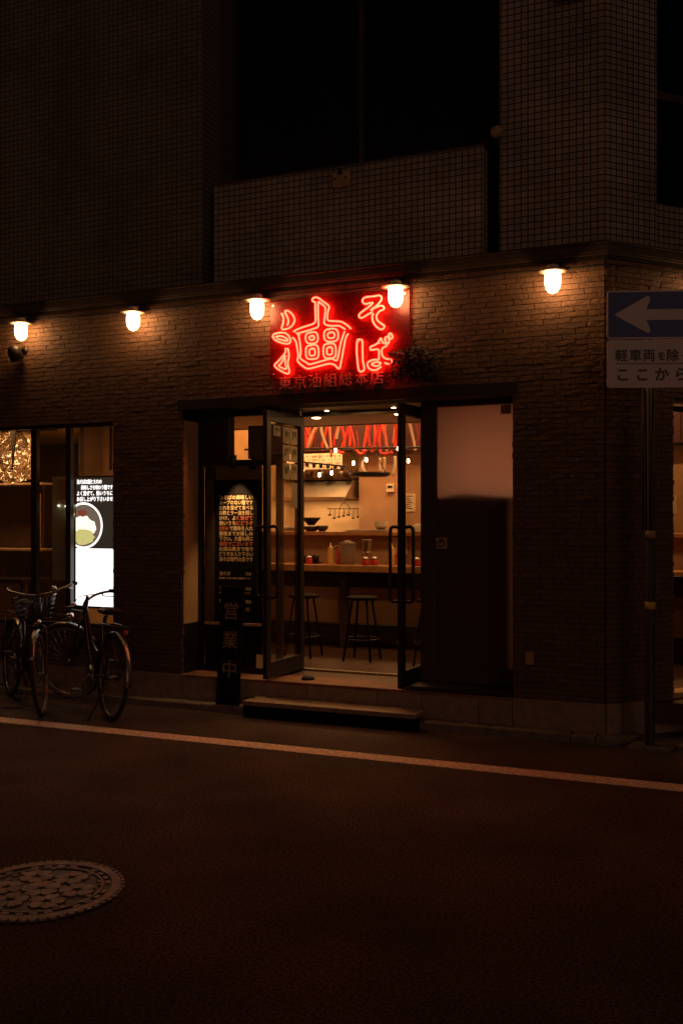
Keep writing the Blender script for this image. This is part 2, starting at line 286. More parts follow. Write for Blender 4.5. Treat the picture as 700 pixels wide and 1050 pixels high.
def thing(name, label, cat, loc=(0,0,0), group=None):
    o = bpy.data.objects.new(name, None); COL.objects.link(o); o.location = loc; o.empty_display_size = .1
    o['_o'] = tuple(loc); o['label'] = label; o['category'] = cat
    if group: o['group'] = group
    return o
def tag(o, label, cat, group=None):
    o['label'] = label; o['category'] = cat
    if group: o['group'] = group
    return o
def struct(o, kind='structure'): o['kind'] = kind; return o
def dup(root, loc=None, label=None):
    r = root.copy(); COL.objects.link(r)
    if loc is not None: r.location = loc
    if label: r['label'] = label
    for ch in list(root.children):
        c = ch.copy(); COL.objects.link(c); c.parent = r
        for g in ch.children:
            d = g.copy(); COL.objects.link(d); d.parent = c
    return r
def text(body, size, name, m, at, parent=None, ext=.002, bold=0, spacing=1., rotz=0., align='LEFT', width=None, rotx=90, roty=0):
    """lettering as a mesh; at = lower-left of the line, standing upright and facing -Y"""
    cu = bpy.data.curves.new(name, 'FONT'); cu.body = body; cu.size = size; cu.extrude = ext; cu.offset = 0
    cu.space_character = spacing; cu.align_x = align; cu.resolution_u = 3; cu.space_line = 1.0
    t = bpy.data.objects.new('t', cu); COL.objects.link(t)
    dg = bpy.context.evaluated_depsgraph_get(); me = bpy.data.meshes.new_from_object(t.evaluated_get(dg))
    bpy.data.objects.remove(t); bpy.data.curves.remove(cu)
    if bold and me.vertices:                       # heavier strokes: nudged layers, each a hair deeper
        import bmesh
        bm = bmesh.new(); bm.from_mesh(me); src = me.copy()
        for i, (a_, b_) in enumerate(((1,0),(-1,0),(0,1),(0,-1),(.7,.7),(-.7,-.7))):
            src2 = src.copy()
            for v in src2.vertices: v.co.x += a_*bold; v.co.y += b_*bold; v.co.z -= .00007*(i+1)
            bm.from_mesh(src2); bpy.data.meshes.remove(src2)
        bm.to_mesh(me); bm.free(); bpy.data.meshes.remove(src)
    if width and me.vertices:
        xs = [v.co.x for v in me.vertices]; x_0 = min(xs); k = width/(max(xs)-x_0)
        for v in me.vertices: v.co.x = (v.co.x-x_0)*k
    org = Vector(parent['_o']) if parent is not None else Vector(at)
    T = Matrix.Translation(Vector(at)-org) @ Matrix.Rotation(R(rotz), 4, 'Z') @ Matrix.Rotation(R(rotx), 4, 'X') @ Matrix.Rotation(R(roty), 4, 'Z')
    me.transform(T); me.materials.clear(); me.materials.append(M[m])
    o = bpy.data.objects.new(name, me); COL.objects.link(o)
    if parent is not None: o.parent = parent; o['_o'] = tuple(org)
    else: o.location = org
    return o
def curve_pts(ctrl, n=6, closed=False):
    """Catmull-Rom through control points"""
    P = [Vector(c) for c in ctrl]; out = []; m = len(P)
    for i in range(m if closed else m-1):
        g = (lambda k: P[k % m]) if closed else (lambda k: P[max(0, min(m-1, k))])
        a, b, c, d = g(i-1), g(i), g(i+1), g(i+2)
        for k in range(n):
            t = k/n
            out.append(.5*((2*b)+(-a+c)*t+(2*a-5*b+4*c-d)*t*t+(-a+3*b-3*c+d)*t**3))
    if not closed: out.append(P[-1])
    return out

# ------------------------------------------------------------------ site: facade along X (street side -Y), chamfered corner, side wall
TH = R(47); CX0 = 2.019; CL = 1.6
CH = Matrix.Translation((CX0,0,0)) @ Matrix.Rotation(TH, 4, 'Z')       # chamfer frame: u, depth, z
CE = (CX0+CL*math.cos(TH), CL*math.sin(TH))
def path(d, x0=-9., y1=7.):
    """plan line of the building face pushed out by d (towards the street when d > 0)"""
    k = math.tan(TH/2); th2 = PI/2-TH; k2 = math.tan(th2/2)
    return [(x0, -d), (CX0+d*k, -d), (CE[0]+d*(math.sin(TH)+k2*math.cos(TH)), CE[1]+d*(-math.cos(TH)+k2*math.sin(TH))), (CE[0]+d, y1)]
def band(mb, din, dout, z0, z1, x0=-9., y1=7.):
    a = path(din, x0, y1); b = path(dout, x0, y1)
    for i in range(3):
        mb.slab([a[i], b[i], b[i+1], a[i+1]], z0, z1)
    return mb
def uvw(p):      # wall UV: along the face, height
    if p.x <= CX0+.2 and p.y < .12 or p.x < CX0-.1: return (p.x+20, p.z)
    q = CH.inverted() @ p
    return (q.x+20+CX0, p.z)
# ------------------------------------------------------------------ ground
mb = MB(); mb.wallface([(-40,-40,0),(40,-40,0),(40,40,0),(-40,40,0)])
struct(mb.build('road', 'asphalt'))
mb = MB(); mb.box(-40, 40, -1.175, -1.02, .001, .004)
struct(mb.build('road_marking', 'line'))
mb = MB()
random.seed(3)
x = -9.
while x < 1.95:                                     # low kerb stones at the foot of the wall
    mb.box(x+.003, min(x+.597, 1.97), -.15+random.uniform(-.003,.003), -.001, -.05, .055+random.uniform(-.003,.003)); x += .6
mb.slab([(1.975,-.001),(1.975,-.15),(2.06,-.15),(2.3,.06),(2.22,.17)], -.05, .05)
struct(mb.build('kerb', 'conc', bevel=.008))
mb = MB(); band(mb, .002, .24, -.05, .012, x0=2.02, y1=7)
mb = MB(); mb.T = CH; mb.box(.30, 3.5, -.40, -.002, -.05, .018)
struct(mb.build('sidewalk', 'conc', bevel=.006))
mb = MB(); mb.box(-9, CE[0]-.05, .25, 6.9, .10, .255)
mb.build('floor', 'floor', uv=lambda p: (p.x+.11, p.y+.07))
bpy.data.objects['floor']['kind'] = 'structure'

# ------------------------------------------------------------------ the building
B = thing('restaurant_building', 'two storey corner building, dark split brick below and square mosaic tile above', 'building', (0,0,0))
# openings in the brick on the facade: x0,x1,z0,z1
OPEN = [(-5.2,-2.16,.60,2.42), (-1.457,1.357,-1,2.48)]
OPENC = [(.618,1.25,.27,2.44)]
def bricks(mb, x0, x1, z0, z1, opens, T=None):
    mb.T = T; h = .0398; row = 0; z = z0
    while z < z1-.01:
        spans = [(x0, x1)]
        for a,b,c,d in opens:
            if c < z+h/2 < d:
                ns = []
                for s,e in spans:
                    if b <= s or a >= e: ns.append((s,e))
                    else:
                        if a > s: ns.append((s, a))
                        if b < e: ns.append((b, e))
                spans = ns
        for s,e in spans:
            js = random.uniform(-.004,.006) if s > x0 else 0; je = random.uniform(-.004,.006) if e < x1 else 0
            x = s+js; first = True
            while x < e+je-.004:
                L_ = .2+random.uniform(-.004,.004)
                if first: L_ *= (.5 if row % 2 else 1)*random.uniform(.93,1); first = False
                xe = min(x+L_, e+je)
                if e+je-xe < .03: xe = e+je
                d = random.uniform(.0,.0035); t = random.uniform(-.0012,.0012); g = .0022; u = random.uniform(-.003,.003)
                xm = x+(xe-x)*random.uniform(.3,.7); dm = d+random.uniform(-.001,.003)
                zt = min(z+h-g, z1)
                vs = [(x+g,-d-t,z+g),(xm,-dm+u,z+g),(xe-g,-d+t,z+g),(x+g,-d-t+u,zt),(xm,-dm,zt),(xe-g,-d+t+u,zt),
                      (x+g,.03,z+g),(xe-g,.03,z+g),(x+g,.03,zt),(xe-g,.03,zt)]
                mb.add(vs, [(0,1,4,3),(1,2,5,4),(3,4,5,9,8),(0,6,7,2,1),(0,3,8,6),(2,7,9,5)])
                x = xe
        z += h; row += 1
random.seed(11)
mb = MB(); bricks(mb, -7.6, CX0-.004, .262, 3.44, OPEN)
bricks(mb, .004, CL, .262, 3.44, OPENC, CH)
mb.build('brick_wall', 'brick', B)
# solid wall behind the brick, round the openings
mb = MB()
for x0,x1,z0,z1 in [(-9,-5.2,.1,3.5),(-5.2,-2.16,.1,.60),(-5.2,-2.16,2.42,3.5),(-2.16,-1.457,.1,3.5),(-1.457,1.357,2.482,3.5),(1.357,CX0-.02,.1,3.5)]:
    mb.box(x0,x1,.012,.25,z0,z1)
mb.T = CH
for x0,x1,z0,z1 in [(.02,.618,.1,3.5),(.618,1.25,.1,.26),(.618,1.25,2.44,3.5),(1.25,CL,.1,3.5)]:
    mb.box(x0,x1,.012,.2,z0,z1)
mb.T = None; mb.box(CE[0]-.2, CE[0]-.01, CE[1]+.02, 7, .1, 3.5)
mb.build('backing_wall', 'mortar', B)
# plinth slabs with joints
mb = MB(); x = -9.
for xe in [-7.9,-6.9,-5.9,-4.9,-3.9,-2.9,-1.95,-1.457,-.9,-.3,.3,.66,1.10,1.357,CX0+.003]:
    dd = .012 if xe > 1.36 else (.006 if -1.4 < xe < 1.36 else .01)
    mb.box(x+.002, xe-.002, -dd, .2, -.02, .238 if -1.4 < xe < 1.36 else .26); x = xe
mb.T = CH
for a,b in [(.004,.14),(.14,.34),(.34,.62),(.62,1.02),(1.02,CL)]: mb.box(a+.002,b-.002,-.012,.2,-.02,.26)
mb.build('plinth', 'plinth', B, bevel=.004)
mb = MB(); mb.box(-1.457, 1.357, -.02, .30, .239, .262)
mb.build('threshold', 'sillstone', B, bevel=.004)
mb = MB(); mb.box(.57, 1.356, -.03, .238, .2625, .30)
mb.build('panel_sill', 'black', B, bevel=.004)
# cornice
mb = MB(); band(mb, -.2, .055, 3.44, 3.50); band(mb, -.2, .07, 3.5001, 3.515); band(mb,-.2,.048,3.425,3.4395)
mb.build('cornice', 'cornice', B, bevel=.004)
mb = MB(); band(mb, -.01, .03, 3.402, 3.4245)
mb.build('cornice_strip', 'black', B)
# upper storey
ZT = 7.4
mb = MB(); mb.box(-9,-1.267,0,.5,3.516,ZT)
mb.build('tile_wall', 'tile_dim', B, uv=uvw)
mb = MB()
mb.slab([(1.262,0),(CX0,0),(CX0+.46*math.cos(TH),.46*math.sin(TH)),(CX0+.1,.75),(1.262,.6)], 3.516, ZT)
mb.build('tile_wall', 'tile', B, uv=uvw)
mb = MB(); mb.box(-1.155,1.137,.01,.14,3.516,4.335)
mb.build('parapet', 'tile', B, uv=uvw)
mb = MB(); mb.box(-1.165,1.147,.004,.15,4.3352,4.352)
mb.build('parapet_cap', 'cornice', B, bevel=.003)
for z0,z1 in ((3.516,3.863),(6.2,ZT)):
    mb = MB(); mb.T = CH; mb.box(.464,CL,.02,.3,z0,z1); mb.build('tile_wall', 'tile', B, uv=uvw)
mb = MB(); mb.box(-1.267,-1.135,.3,.6,3.516,ZT); mb.box(-1.135,1.262,.32,.6,3.516,4.15); mb.box(-1.267,1.262,.3,.6,6.05,ZT); mb.box(1.185,1.2615,.3,.6,4.15,6.05)
mb.T = CH; mb.box(.464,.52,.2,.5,3.864,6.2)
mb.T = None; mb.box(CE[0]-.3, CE[0]-.02, CE[1]+.02, 7, 3.516, ZT); mb.box(-9,CE[0]-.3,6.7,7,.1,ZT); mb.box(-9,-8.9,.5,6.7,.1,ZT)
mb.build('recess_wall', 'cornice', B)
mb = MB(); mb.slab([(-9,.05),(CX0,.05),(CE[0]-.02,CE[1]),(CE[0]-.02,7),(-9,7)], ZT, ZT+.15)
mb.build('roof', 'conc', B)
w = MB()
for a,b,c,d in [(-1.129,1.179,4.15,4.19),(-1.129,-1.09,4.19,6.05),(1.14,1.179,4.19,6.05),(-1.09,1.14,6.01,6.05)]: w.box(a,b,.30,.36,c,d)
w = w.build('upper_window', 'black', B)
q = MB(); q.box(.030,.062,.29,.35,4.19,6.01); q.build('mullion', 'cornice', w)
q = MB(); q.box(-1.09,1.14,.37,.39,4.19,6.01); q.build('pane', 'glassd', w)
w = MB(); w.T = CH
for a,b,c,d in [(.52,.55,3.9,6.2),(1.45,1.5,3.9,6.2),(.55,1.45,3.864,3.9),(.55,1.45,4.70,4.76)]: w.box(a,b,.16,.22,c,d)
w = w.build('upper_window', 'cornice', B)
q = MB(); q.T = CH; q.box(.55,1.45,.22,.24,3.9,6.2); q.build('pane', 'glassd', w)
# lintel over the entrance
mb = MB(); mb.box(-1.50,1.40,-.014,.011,2.482,2.572)
mb.build('lintel', 'black', B, bevel=.004)
mb = MB(); mb.box(-1.457,1.357,.252,.66,2.482,2.60)
mb.build('soffit', 'dwood', B)
# entrance joinery
fr = MB()
for a,b,y0,y1,c,d in [(-.70,-.645,.24,.285,.262,2.48),(-.70,-.635,.60,.66,.262,2.45),(-.70,-.645,.2851,.5999,.262,.40),(-.70,-.645,.2851,.5999,2.42,2.48),(-.635,.57,.60,.66,2.45,2.4805),(.57,.70,.24,.30,.30,2.48),(.58,.62,.3005,.66,.262,2.48),
                  (.7,1.3565,.24,.29,2.44,2.48),(.7,1.3565,.24,.29,.30,.42),(1.31,1.3565,.24,.29,.42,2.44)]:
    fr.box(a,b,y0,y1,c,d)
fr.build('entrance_frame', 'dwood', B, bevel=.003)
fr = MB(); fr.box(-.635,.57,.61,.65,.2555,.272); fr.build('door_track', 'steel', B)
mb = MB(); mb.box(.70,1.31,.265,.272,.42,2.44); mb.build('frosted_panel', 'frost', B)
# left reveal: frosted strip over a dark foot
mb = MB(); mb.box(-1.462,-1.456,.02,.30,.68,2.40); mb.build('frosted_panel', 'frost', B)
mb = MB(); mb.box(-1.50,-1.455,.252,.31,.262,2.48); mb.box(-1.50,-1.456,.02,.2515,.262,.68); mb.box(-1.50,-1.456,.02,.2515,2.40,2.48); mb.build('reveal', 'black', B)
# sidelight left of the door
sl = MB()
for a,b,c,d in [(-1.455,-1.42,.262,2.48),(-1.42,-.70,2.44,2.48),(-1.42,-.70,2.02,2.07),(-1.42,-.70,.262,.31),(-1.42,-1.19,2.07,2.44)]:
    sl.box(a,b,.25,.30,c,d)
sl = sl.build('sidelight', 'black', B, bevel=.003)
q = MB(); q.box(-1.42,-.70,.272,.278,.31,2.44); q.build('pane', 'glass', sl)
def door(hx, hy, ang, w_, name='door'):
    """glazed leaf; local: hinge at origin, leaf along +u"""
    T = Matrix.Translation((hx,hy,0)) @ Matrix.Rotation(ang, 4, 'Z')
    d = MB(); d.T = T
    z0, z1 = .275, 2.45
    d.box(0,.06,-.02,.02,z0,z1); d.box(w_-.07,w_,-.02,.02,z0,z1); d.box(.06,w_-.07,-.02,.02,z1-.09,z1); d.box(.06,w_-.07,-.02,.02,z0,z0+.13)
    d = d.build(name, 'black', B, bevel=.003)
    g = MB(); g.T = T; g.box(.06,w_-.07,-.004,.004,z0+.13,z1-.09); g.build('pane', 'glass', d)
    for s in (-1,1):
        h = MB(); h.T = T
        u = w_-.035
        h.tube(curve_pts([(u,s*.02,1.50),(u,s*.075,1.505),(u,s*.095,1.46),(u,s*.095,1.2),(u,s*.095,.98),(u,s*.075,.935),(u,s*.02,.94)],5), .013, 10)
        h.build('handle', 'black', d)
    h = MB(); h.T = T; h.lathe([(0,-.032),(.018,-.032),(.02,-.02)], (w_-.035,0,.62), 12, 'y'); h.build('lock', 'chrome', d)
    return T
TL = door(-.628, .60, math.atan2(-.66,-.02), .655)
TR = door(.552, .60, math.atan2(-.66,-.045), .665)
# display window at left
wf = MB()
X0 = -5.2
for a,b,c,d in [(X0,-2.16,.60,.64),(X0,-2.16,2.385,2.42),(-2.195,-2.16,.64,2.385),(X0,X0+.05,.64,2.385),(-3.10,-3.035,.64,2.385),(-2.71,-2.655,.64,2.385),(-3.9,-3.85,.64,2.385)]:
    wf.box(a,b,.05,.10,c,d)
wf = wf.build('display_window', 'black', B, bevel=.003)
q = MB(); q.box(X0+.05,-2.195,.071,.077,.64,2.385); q.build('pane', 'glass', wf)
# corner window
wf = MB(); wf.T = CH
for a,b,c,d in [(.622,.635,.31,2.40),(1.2,1.24,.31,2.40),(.635,1.2,2.36,2.40),(.635,1.2,1.10,1.14)]: wf.box(a,b,.06,.11,c,d)
wf = wf.build('corner_window', 'black', B)
q = MB(); q.T = CH; q.box(.635,1.2,.08,.086,.31,2.36); q.build('pane', 'glass', wf)
q = MB(); q.T = CH; q.box(.59,1.27,-.03,.12,.262,.30); q.build('sill', 'plaster', wf, bevel=.004)

# interior shell
mb = MB(); mb.box(-2.75,CE[0]-.22,4.6,4.7,.26,3.4); mb.build('kitchen_wall', 'plaster', B)
mb = MB(); mb.box(-2.75,-2.70,.30,4.6,.26,3.4); mb.build('partition', 'plaster', B)
mb = MB(); mb.box(-1.62,CE[0]-.22,4.15,4.5,2.40,3.38); mb.build('bulkhead', 'redwall', B)
mb = MB(); mb.box(-2.69,-1.65,4.2,4.5,2.42,3.38); mb.build('bulkhead', 'redwall', B)
mb = MB(); mb.box(-1.60,-.72,4.30,4.59,.26,2.6); mb.build('service_wall', 'plaster2', B)
mb = MB(); mb.box(-.70,CE[0]-.22,4.40,4.59,.26,2.6); mb.build('service_wall', 'plaster2', B)
mb = MB(); mb.box(-2.7,CE[0]-.22,.67,2.35,2.55,2.60); mb.box(-2.7,CE[0]-.22,2.35,2.40,2.54,3.40); mb.build('ceiling', 'ceil', B)
mb = MB(); mb.slab([(-2.7,2.4),(CE[0]-.22,2.4),(CE[0]-.22,4.6),(-2.7,4.6)], 3.40, 3.45); mb.build('ceiling', 'redwall', B)
mb = MB(); mb.box(-5.4,-2.76,2.4,2.5,.26,2.7); mb.build('dining_wall', 'dwood', B)
mb = MB(); mb.box(-5.4,-2.76,.26,2.4,2.46,2.52); mb.build('ceiling', 'ceil', B)
mb = MB(); mb.box(-5.5,-5.4,.26,2.5,.26,2.7); mb.build('dining_wall', 'dwood', B)
mb = MB()
for x in (-.95,-.1,.75,1.6,2.3): mb.lathe([(0,-.004),(.04,-.004),(.045,0)], (x,1.35,2.55), 16)
mb = None
for x in (-.95,-.1,.75,1.6,2.3):
    q = MB(); q.lathe([(0,-.006),(.035,-.006),(.042,-.001)], (x,1.6,2.55), 16); q.build('downlight', 'bulb', B)

# cable along the wall under the cornice
mb = MB(); p = path(.035, -8, 1.9)
pts = []
for i in range(2):
    a, b = Vector((*p[i],0)), Vector((*p[i+1],0)); n = 40 if i == 0 else 8
    for k in range(n):
        q = a.lerp(b, k/n); pts.append((q.x, q.y, 3.353+.006*math.sin(k*1.9)+.004*math.sin(k*.7)))
mb.tube(pts, .007, 6)
tag(mb.build('cable', 'rubber'), 'thin black cable running along the brick just below the cornice', 'cable')

# ------------------------------------------------------------------ wall lamps
def lamp(x, T=None):
    t = thing('wall_lamp', '', 'lamp', (x,0,3.3) , 'wall lamps under the cornice')
    y = -.14
    q = MB(); q.lathe([(0,-.03),(.035,-.03),(.04,-.01)], (x,0,3.37), 14, 'y'); q.tube(curve_pts([(x,-.02,3.375),(x,-.07,3.385),(x,-.13,3.375),(x,y,3.345)],5), .011, 8); q.build('bracket', 'black', t)
    q = MB(); q.lathe([(.0,.045),(.035,.045),(.045,.03),(.050,.008),(.105,.0),(.107,-.006),(.05,-.003),(0,-.003)], (x,y,3.315), 26); q.build('shade', 'shade', t)
    q = MB(); q.lathe([(.040,-.003),(.053,-.012),(.056,-.05),(.055,-.09),(.048,-.122),(.032,-.145),(.012,-.155),(0,-.156)], (x,y,3.315), 22); q.build('globe', 'globe', t)
    return t
lx = [-3.046,-1.853,-.673,.501,1.678]
ll = ['leftmost lit wall lamp, with a round black spotlight hanging below it', 'second lit wall lamp from the left, over plain brick between window and entrance',
      'lit wall lamp beside the upper left corner of the red neon sign', 'lit wall lamp just over the upper right corner of the red neon sign',
      'lit wall lamp on the brick near the building corner by the traffic sign']
L0 = lamp(lx[0]); L0['label'] = ll[0]
for i in range(1,5): dup(L0, (lx[i],0,3.3), ll[i])
# the lamp on the chamfered face, hidden behind the frame edge but lighting the corner
c = CH @ Vector((.95,0,3.3)); r_ = dup(L0, c, 'lit wall lamp on the chamfered face right of the traffic sign'); r_.rotation_euler.z = TH

# black spotlight under the first lamp
t = thing('spotlight', 'small round black spotlight under the leftmost wall lamp', 'spotlight', (-3.12,0,3.06))
q = MB(); q.T = Matrix.Translation((-3.14,-.11,3.06)) @ Matrix.Rotation(R(35),4,'X')
q.lathe([(0,.07),(.045,.06),(.06,.02),(.062,-.06),(.055,-.065),(.05,-.045),(0,-.04)], (0,0,0), 18); q.build('head', 'black', t)
q = MB(); q.tube([(-3.12,0,3.1),(-3.12,-.05,3.11),(-3.14,-.11,3.1)], .012, 8); q.lathe([(0,-.012),(.035,-.012),(.035,0)], (-3.12,0,3.1), 14,'y'); q.build('bracket', 'black', t)
# small fixtures upstairs
t = thing('junction_box', 'small pale box fixed to the top edge of the tiled parapet', 'box', (.0,.01,4.22))
q = MB(); q.box(-.065,.075,-.035,.008,4.17,4.285); q.build('housing', 'tanpaint', t, bevel=.006)
for x in (-.04,.05):
    q = MB(); q.lathe([(0,-.044),(.008,-.043),(.009,-.035)], (x,0,4.23), 8, 'y'); q.build('bolt', 'black', t)
q = MB(); q.box(-.01,.02,-.05,-.036,4.26,4.30); q.build('clamp', 'black', t)
t = thing('bell', 'round pale knob on the edge of the tiled pier beside the upper window', 'bell', (1.24,.0,4.41))
q = MB(); q.lathe([(0,-.05),(.03,-.045),(.045,-.015),(.045,.0)], (1.245,-.01,4.41), 16, 'y'); q.build('dome', 'tanpaint', t)
q = MB(); q.box(1.215,1.275,-.01,.03,4.375,4.445); q.build('base_plate', 'cornice', t)
t = thing('downpipe', 'dark drainpipe in the recess right of the tiled parapet', 'pipe', (1.20,.2,3.52))
q = MB(); q.tube(curve_pts([(1.20,.22,3.52),(1.20,.22,4.1),(1.20,.2,4.22),(1.17,.24,4.33),(1.16,.28,4.4)],5), .03, 10); q.build('pipe', 'cornice', t)
for z in (3.75,4.12):
    q = MB(); q.ring((1.2,.22,z), .034, .006, 16, 5, 'z'); q.build('clamp', 'black', t)
t = thing('floodlight', 'small metal floodlight high on the tiled pier above the corner', 'floodlight', (1.83,0,5.28))
q = MB(); q.box(1.76,1.92,-.16,-.06,5.27,5.37); q.build('housing', 'steel', t, bevel=.008)
q = MB(); q.tube([(1.84,0,5.34),(1.84,-.07,5.34)], .014, 8); q.build('arm', 'steel', t)

# ------------------------------------------------------------------ neon sign
S = thing('neon_sign', 'red neon sign with large outlined characters on a clear red board', 'sign', (-.04,-.03,2.70))
q = MB(); q.prism([(-.611,3.315),(-.611,2.69),(.575,2.69),(.575,3.315)], -.036, -.030); q.build('board', 'redac', S)
for x in (-.58,.54):
    for z in (2.73,3.28):
        q = MB(); q.tube([(x,0,z),(x,-.045,z)], .008, 8); q.build('standoff', 'steel', S)
for k, st in enumerate(NEON):
    cl = st[0] == st[-1]
    pts = [(a,-.075,b) for a,b in (st[:-1] if cl else st)]
    q = MB(); q.tube(curve_pts(pts, 4, cl), .0070, 7, cl)
    q.tube([(pts[0][0],-.075,pts[0][2]),(pts[0][0],-.036,pts[0][2])], .003, 5)
    q.build('neon_tube', 'neon', S)
S2 = thing('wall_lettering', 'row of seven small raised metal characters under the neon sign', 'lettering', (-.5,-.03,2.59))
for k, ch in enumerate('東京油組総本店'):
    text(ch, .118, 'letter', 'brass', (-.535+k*.131, -.028, 2.612), S2, .010, .0008)

# dark dried ornament right of the sign
random.seed(5)
t = thing('dried_garland', 'dark dried leafy garland hanging on the brick right of the neon sign', 'garland', (.63,-.05,2.63))
q = MB()
for i in range(520):
    c = Vector((random.gauss(.63,.11), random.uniform(-.11,-.02), random.uniform(2.63,2.86)))
    c.x = max(.44, min(.84, c.x)); c.z -= abs(c.x-.63)*.15
    d = Vector((random.uniform(-1,1), random.uniform(-.5,.5), random.uniform(-1.4,.4))).normalized(); u = d.orthogonal().normalized()*random.uniform(.005,.012); l = random.uniform(.03,.07)
    q.add([tuple(c-d*l*.5), tuple(c+u), tuple(c+d*l*.5), tuple(c-u)], [(0,1,2,3)])
q.build('leaves', 'leaf', t)
q = MB(); q.tube(curve_pts([(.45,-.04,2.84),(.55,-.06,2.81),(.64,-.07,2.80),(.76,-.06,2.81),(.82,-.04,2.83)],5), .008, 8); q.build('stem', 'dwood', t)
# reveal panel is tan laminate
bpy.data.objects['frosted_panel.001'].name = 'reveal_panel'; bpy.data.objects['reveal_panel'].data.materials[0] = M['plaster']

# ------------------------------------------------------------------ entrance things
t = thing('entry_step', 'low black steel step platform on the road below the doorway', 'step', (-.02,-.15,0))
q = MB(); q.box(-.74,.70,-.26,-.155,.095,.13); q.box(-.74,.70,-.155,-.012,.098,.1285); q.build('top', 'plinth', t, bevel=.004)
q = MB(); q.box(-.735,.695,-.25,-.235,.0,.094); q.box(-.735,-.715,-.235,-.155,0,.094); q.box(.675,.695,-.235,-.155,0,.094); q.build('riser', 'blackm', t)

t = thing('standing_signboard', 'tall narrow black board leaning at the doorway with three brushed characters reading open for business', 'signboard', (-.955,-.10,.055))
q = MB(); q.T = Matrix.Translation((-.955,-.115,.056)) @ Matrix.Rotation(R(-5),4,'X'); q.box(-.105,.105,-.012,.012,0,.96)
q.build('board', 'blackm', t, bevel=.003)
for k, ch in enumerate('営業中'):
    z = .705-.235*k
    text(ch, .15, 'letter', 'tan', (-.955-.075+.004*k, -.115+z*math.tan(R(5))-.0135, .056+z), t, .0012, .0011, rotx=85)

t = thing('menu_board', 'black wall menu board of cream and orange lines, lit by a spotlight from above', 'board', (-1.1,.24,.69))
q = MB(); q.box(-1.345,-.86,.215,.248,.69,1.90); q.build('board', 'blackm', t, bevel=.003)
q = MB()
for a,b,c,d in [(-1.345,-1.27,.69,1.90)]: q.box(a,b,.205,.2149,c,d)
q.build('side_strip', 'dwood', t, bevel=.003)
q = MB(); q.box(-1.36,-.84,.19,.25,.668,.688); q.build('ledge', 'plaster2', t)
rows = [('油そばの美味しい','c'),('スープのない麺です','c'),('たれを混ぜて食べる','c'),('お酢とラー油を回し','c'),('かけ、よく混ぜて','o2'),('熱いうちにどうぞ','o2'),('お好みで薬味を入れ','o1'),('最後までお楽しみ','c'),('下さい。大盛も同じ','c'),('値段でございます','o3'),('お席は奥まで有り','c'),('どうぞお入り下さい','c'),('油そば専門の店です','c')]
for k,(s_,c_) in enumerate(rows):
    z = 1.735-.0437*k; m_ = 'orange' if c_ == 'o3' else 'chalk'; n = len(s_); W_ = .325
    if c_ == 'o2':
        text(s_[:n//2], .040, 'text_line', 'chalk', (-1.225,.2135,z), t, .0006, .0012, width=.16)
        text(s_[n//2:], .040, 'text_line', 'orange', (-1.225+.168,.2135,z), t, .0006, .0014, width=.157)
    elif c_ == 'o1':
        text(s_[:3], .040, 'text_line', 'orange', (-1.225,.2135,z), t, .0006, .0014, width=.09)
        text(s_[3:], .040, 'text_line', 'chalk', (-1.225+.10,.2135,z), t, .0006, .0012, width=.225)
    else: text(s_, .040, 'text_line', m_, (-1.225,.2135,z), t, .0006, .0009, width=W_)
for z,s_,p_,m_ in [(1.09,'油そば','750','chalk'),(.965,'辛味油そば','850','orange'),(.855,'味噌油そば','850','chalk'),(.79,'大盛','同','chalk')]:
    text(s_, .036, 'text_line', m_, (-1.225,.2135,z), t, .0006, .0004); text(p_, .036, 'text_line', 'chalk', (-.97,.2135,z), t, .0006, .0004)
    if z > .9: text('並盛 大盛 同じ値段です', .017, 'text_line', 'chalk', (-1.225,.2135,z-.032), t, .0005, .0004, width=.30)
q = MB(); q.box(-1.419,-.92,.30,.31,.262,2.02); q.box(-.92,-.86,.30,.31,.42,2.02); q.box(-1.419,-1.13,.30,.31,2.021,2.44); sl_ = q.build('dark_backing', 'blackm', B)  # black panels added behind the sidelight glass to keep it dark
t = thing('dark_box', 'black box added to darken the small window above the menu board', 'dark_box', (-.9,.5,2.09))  # black box and disc added so the small window looks dark
q = MB(); q.box(-1.05,-.74,.40,.55,2.085,2.37); q.build('case', 'blackm', t, bevel=.006)
q = MB(); q.lathe([(0,-.003),(.05,-.006),(.09,-.012),(.10,-.001)], (-.9,.40,2.22), 24, 'y'); q.build('cone', 'rubber', t)
t = thing('board_lamp', 'small black spotlight over the menu board', 'spotlight', (-1.03,.2,2.0))
q = MB(); q.T = Matrix.Translation((-1.03,.10,2.03)) @ Matrix.Rotation(R(-12),4,'X'); q.lathe([(0,.07),(.025,.07),(.03,.05),(.032,-.03),(.028,-.03),(.024,.01),(0,.01)], (0,0,0), 14); q.build('head', 'black', t)
q = MB(); q.tube([(-1.03,.25,2.045),(-1.03,.12,2.06)], .008, 8); q.build('arm', 'black', t)

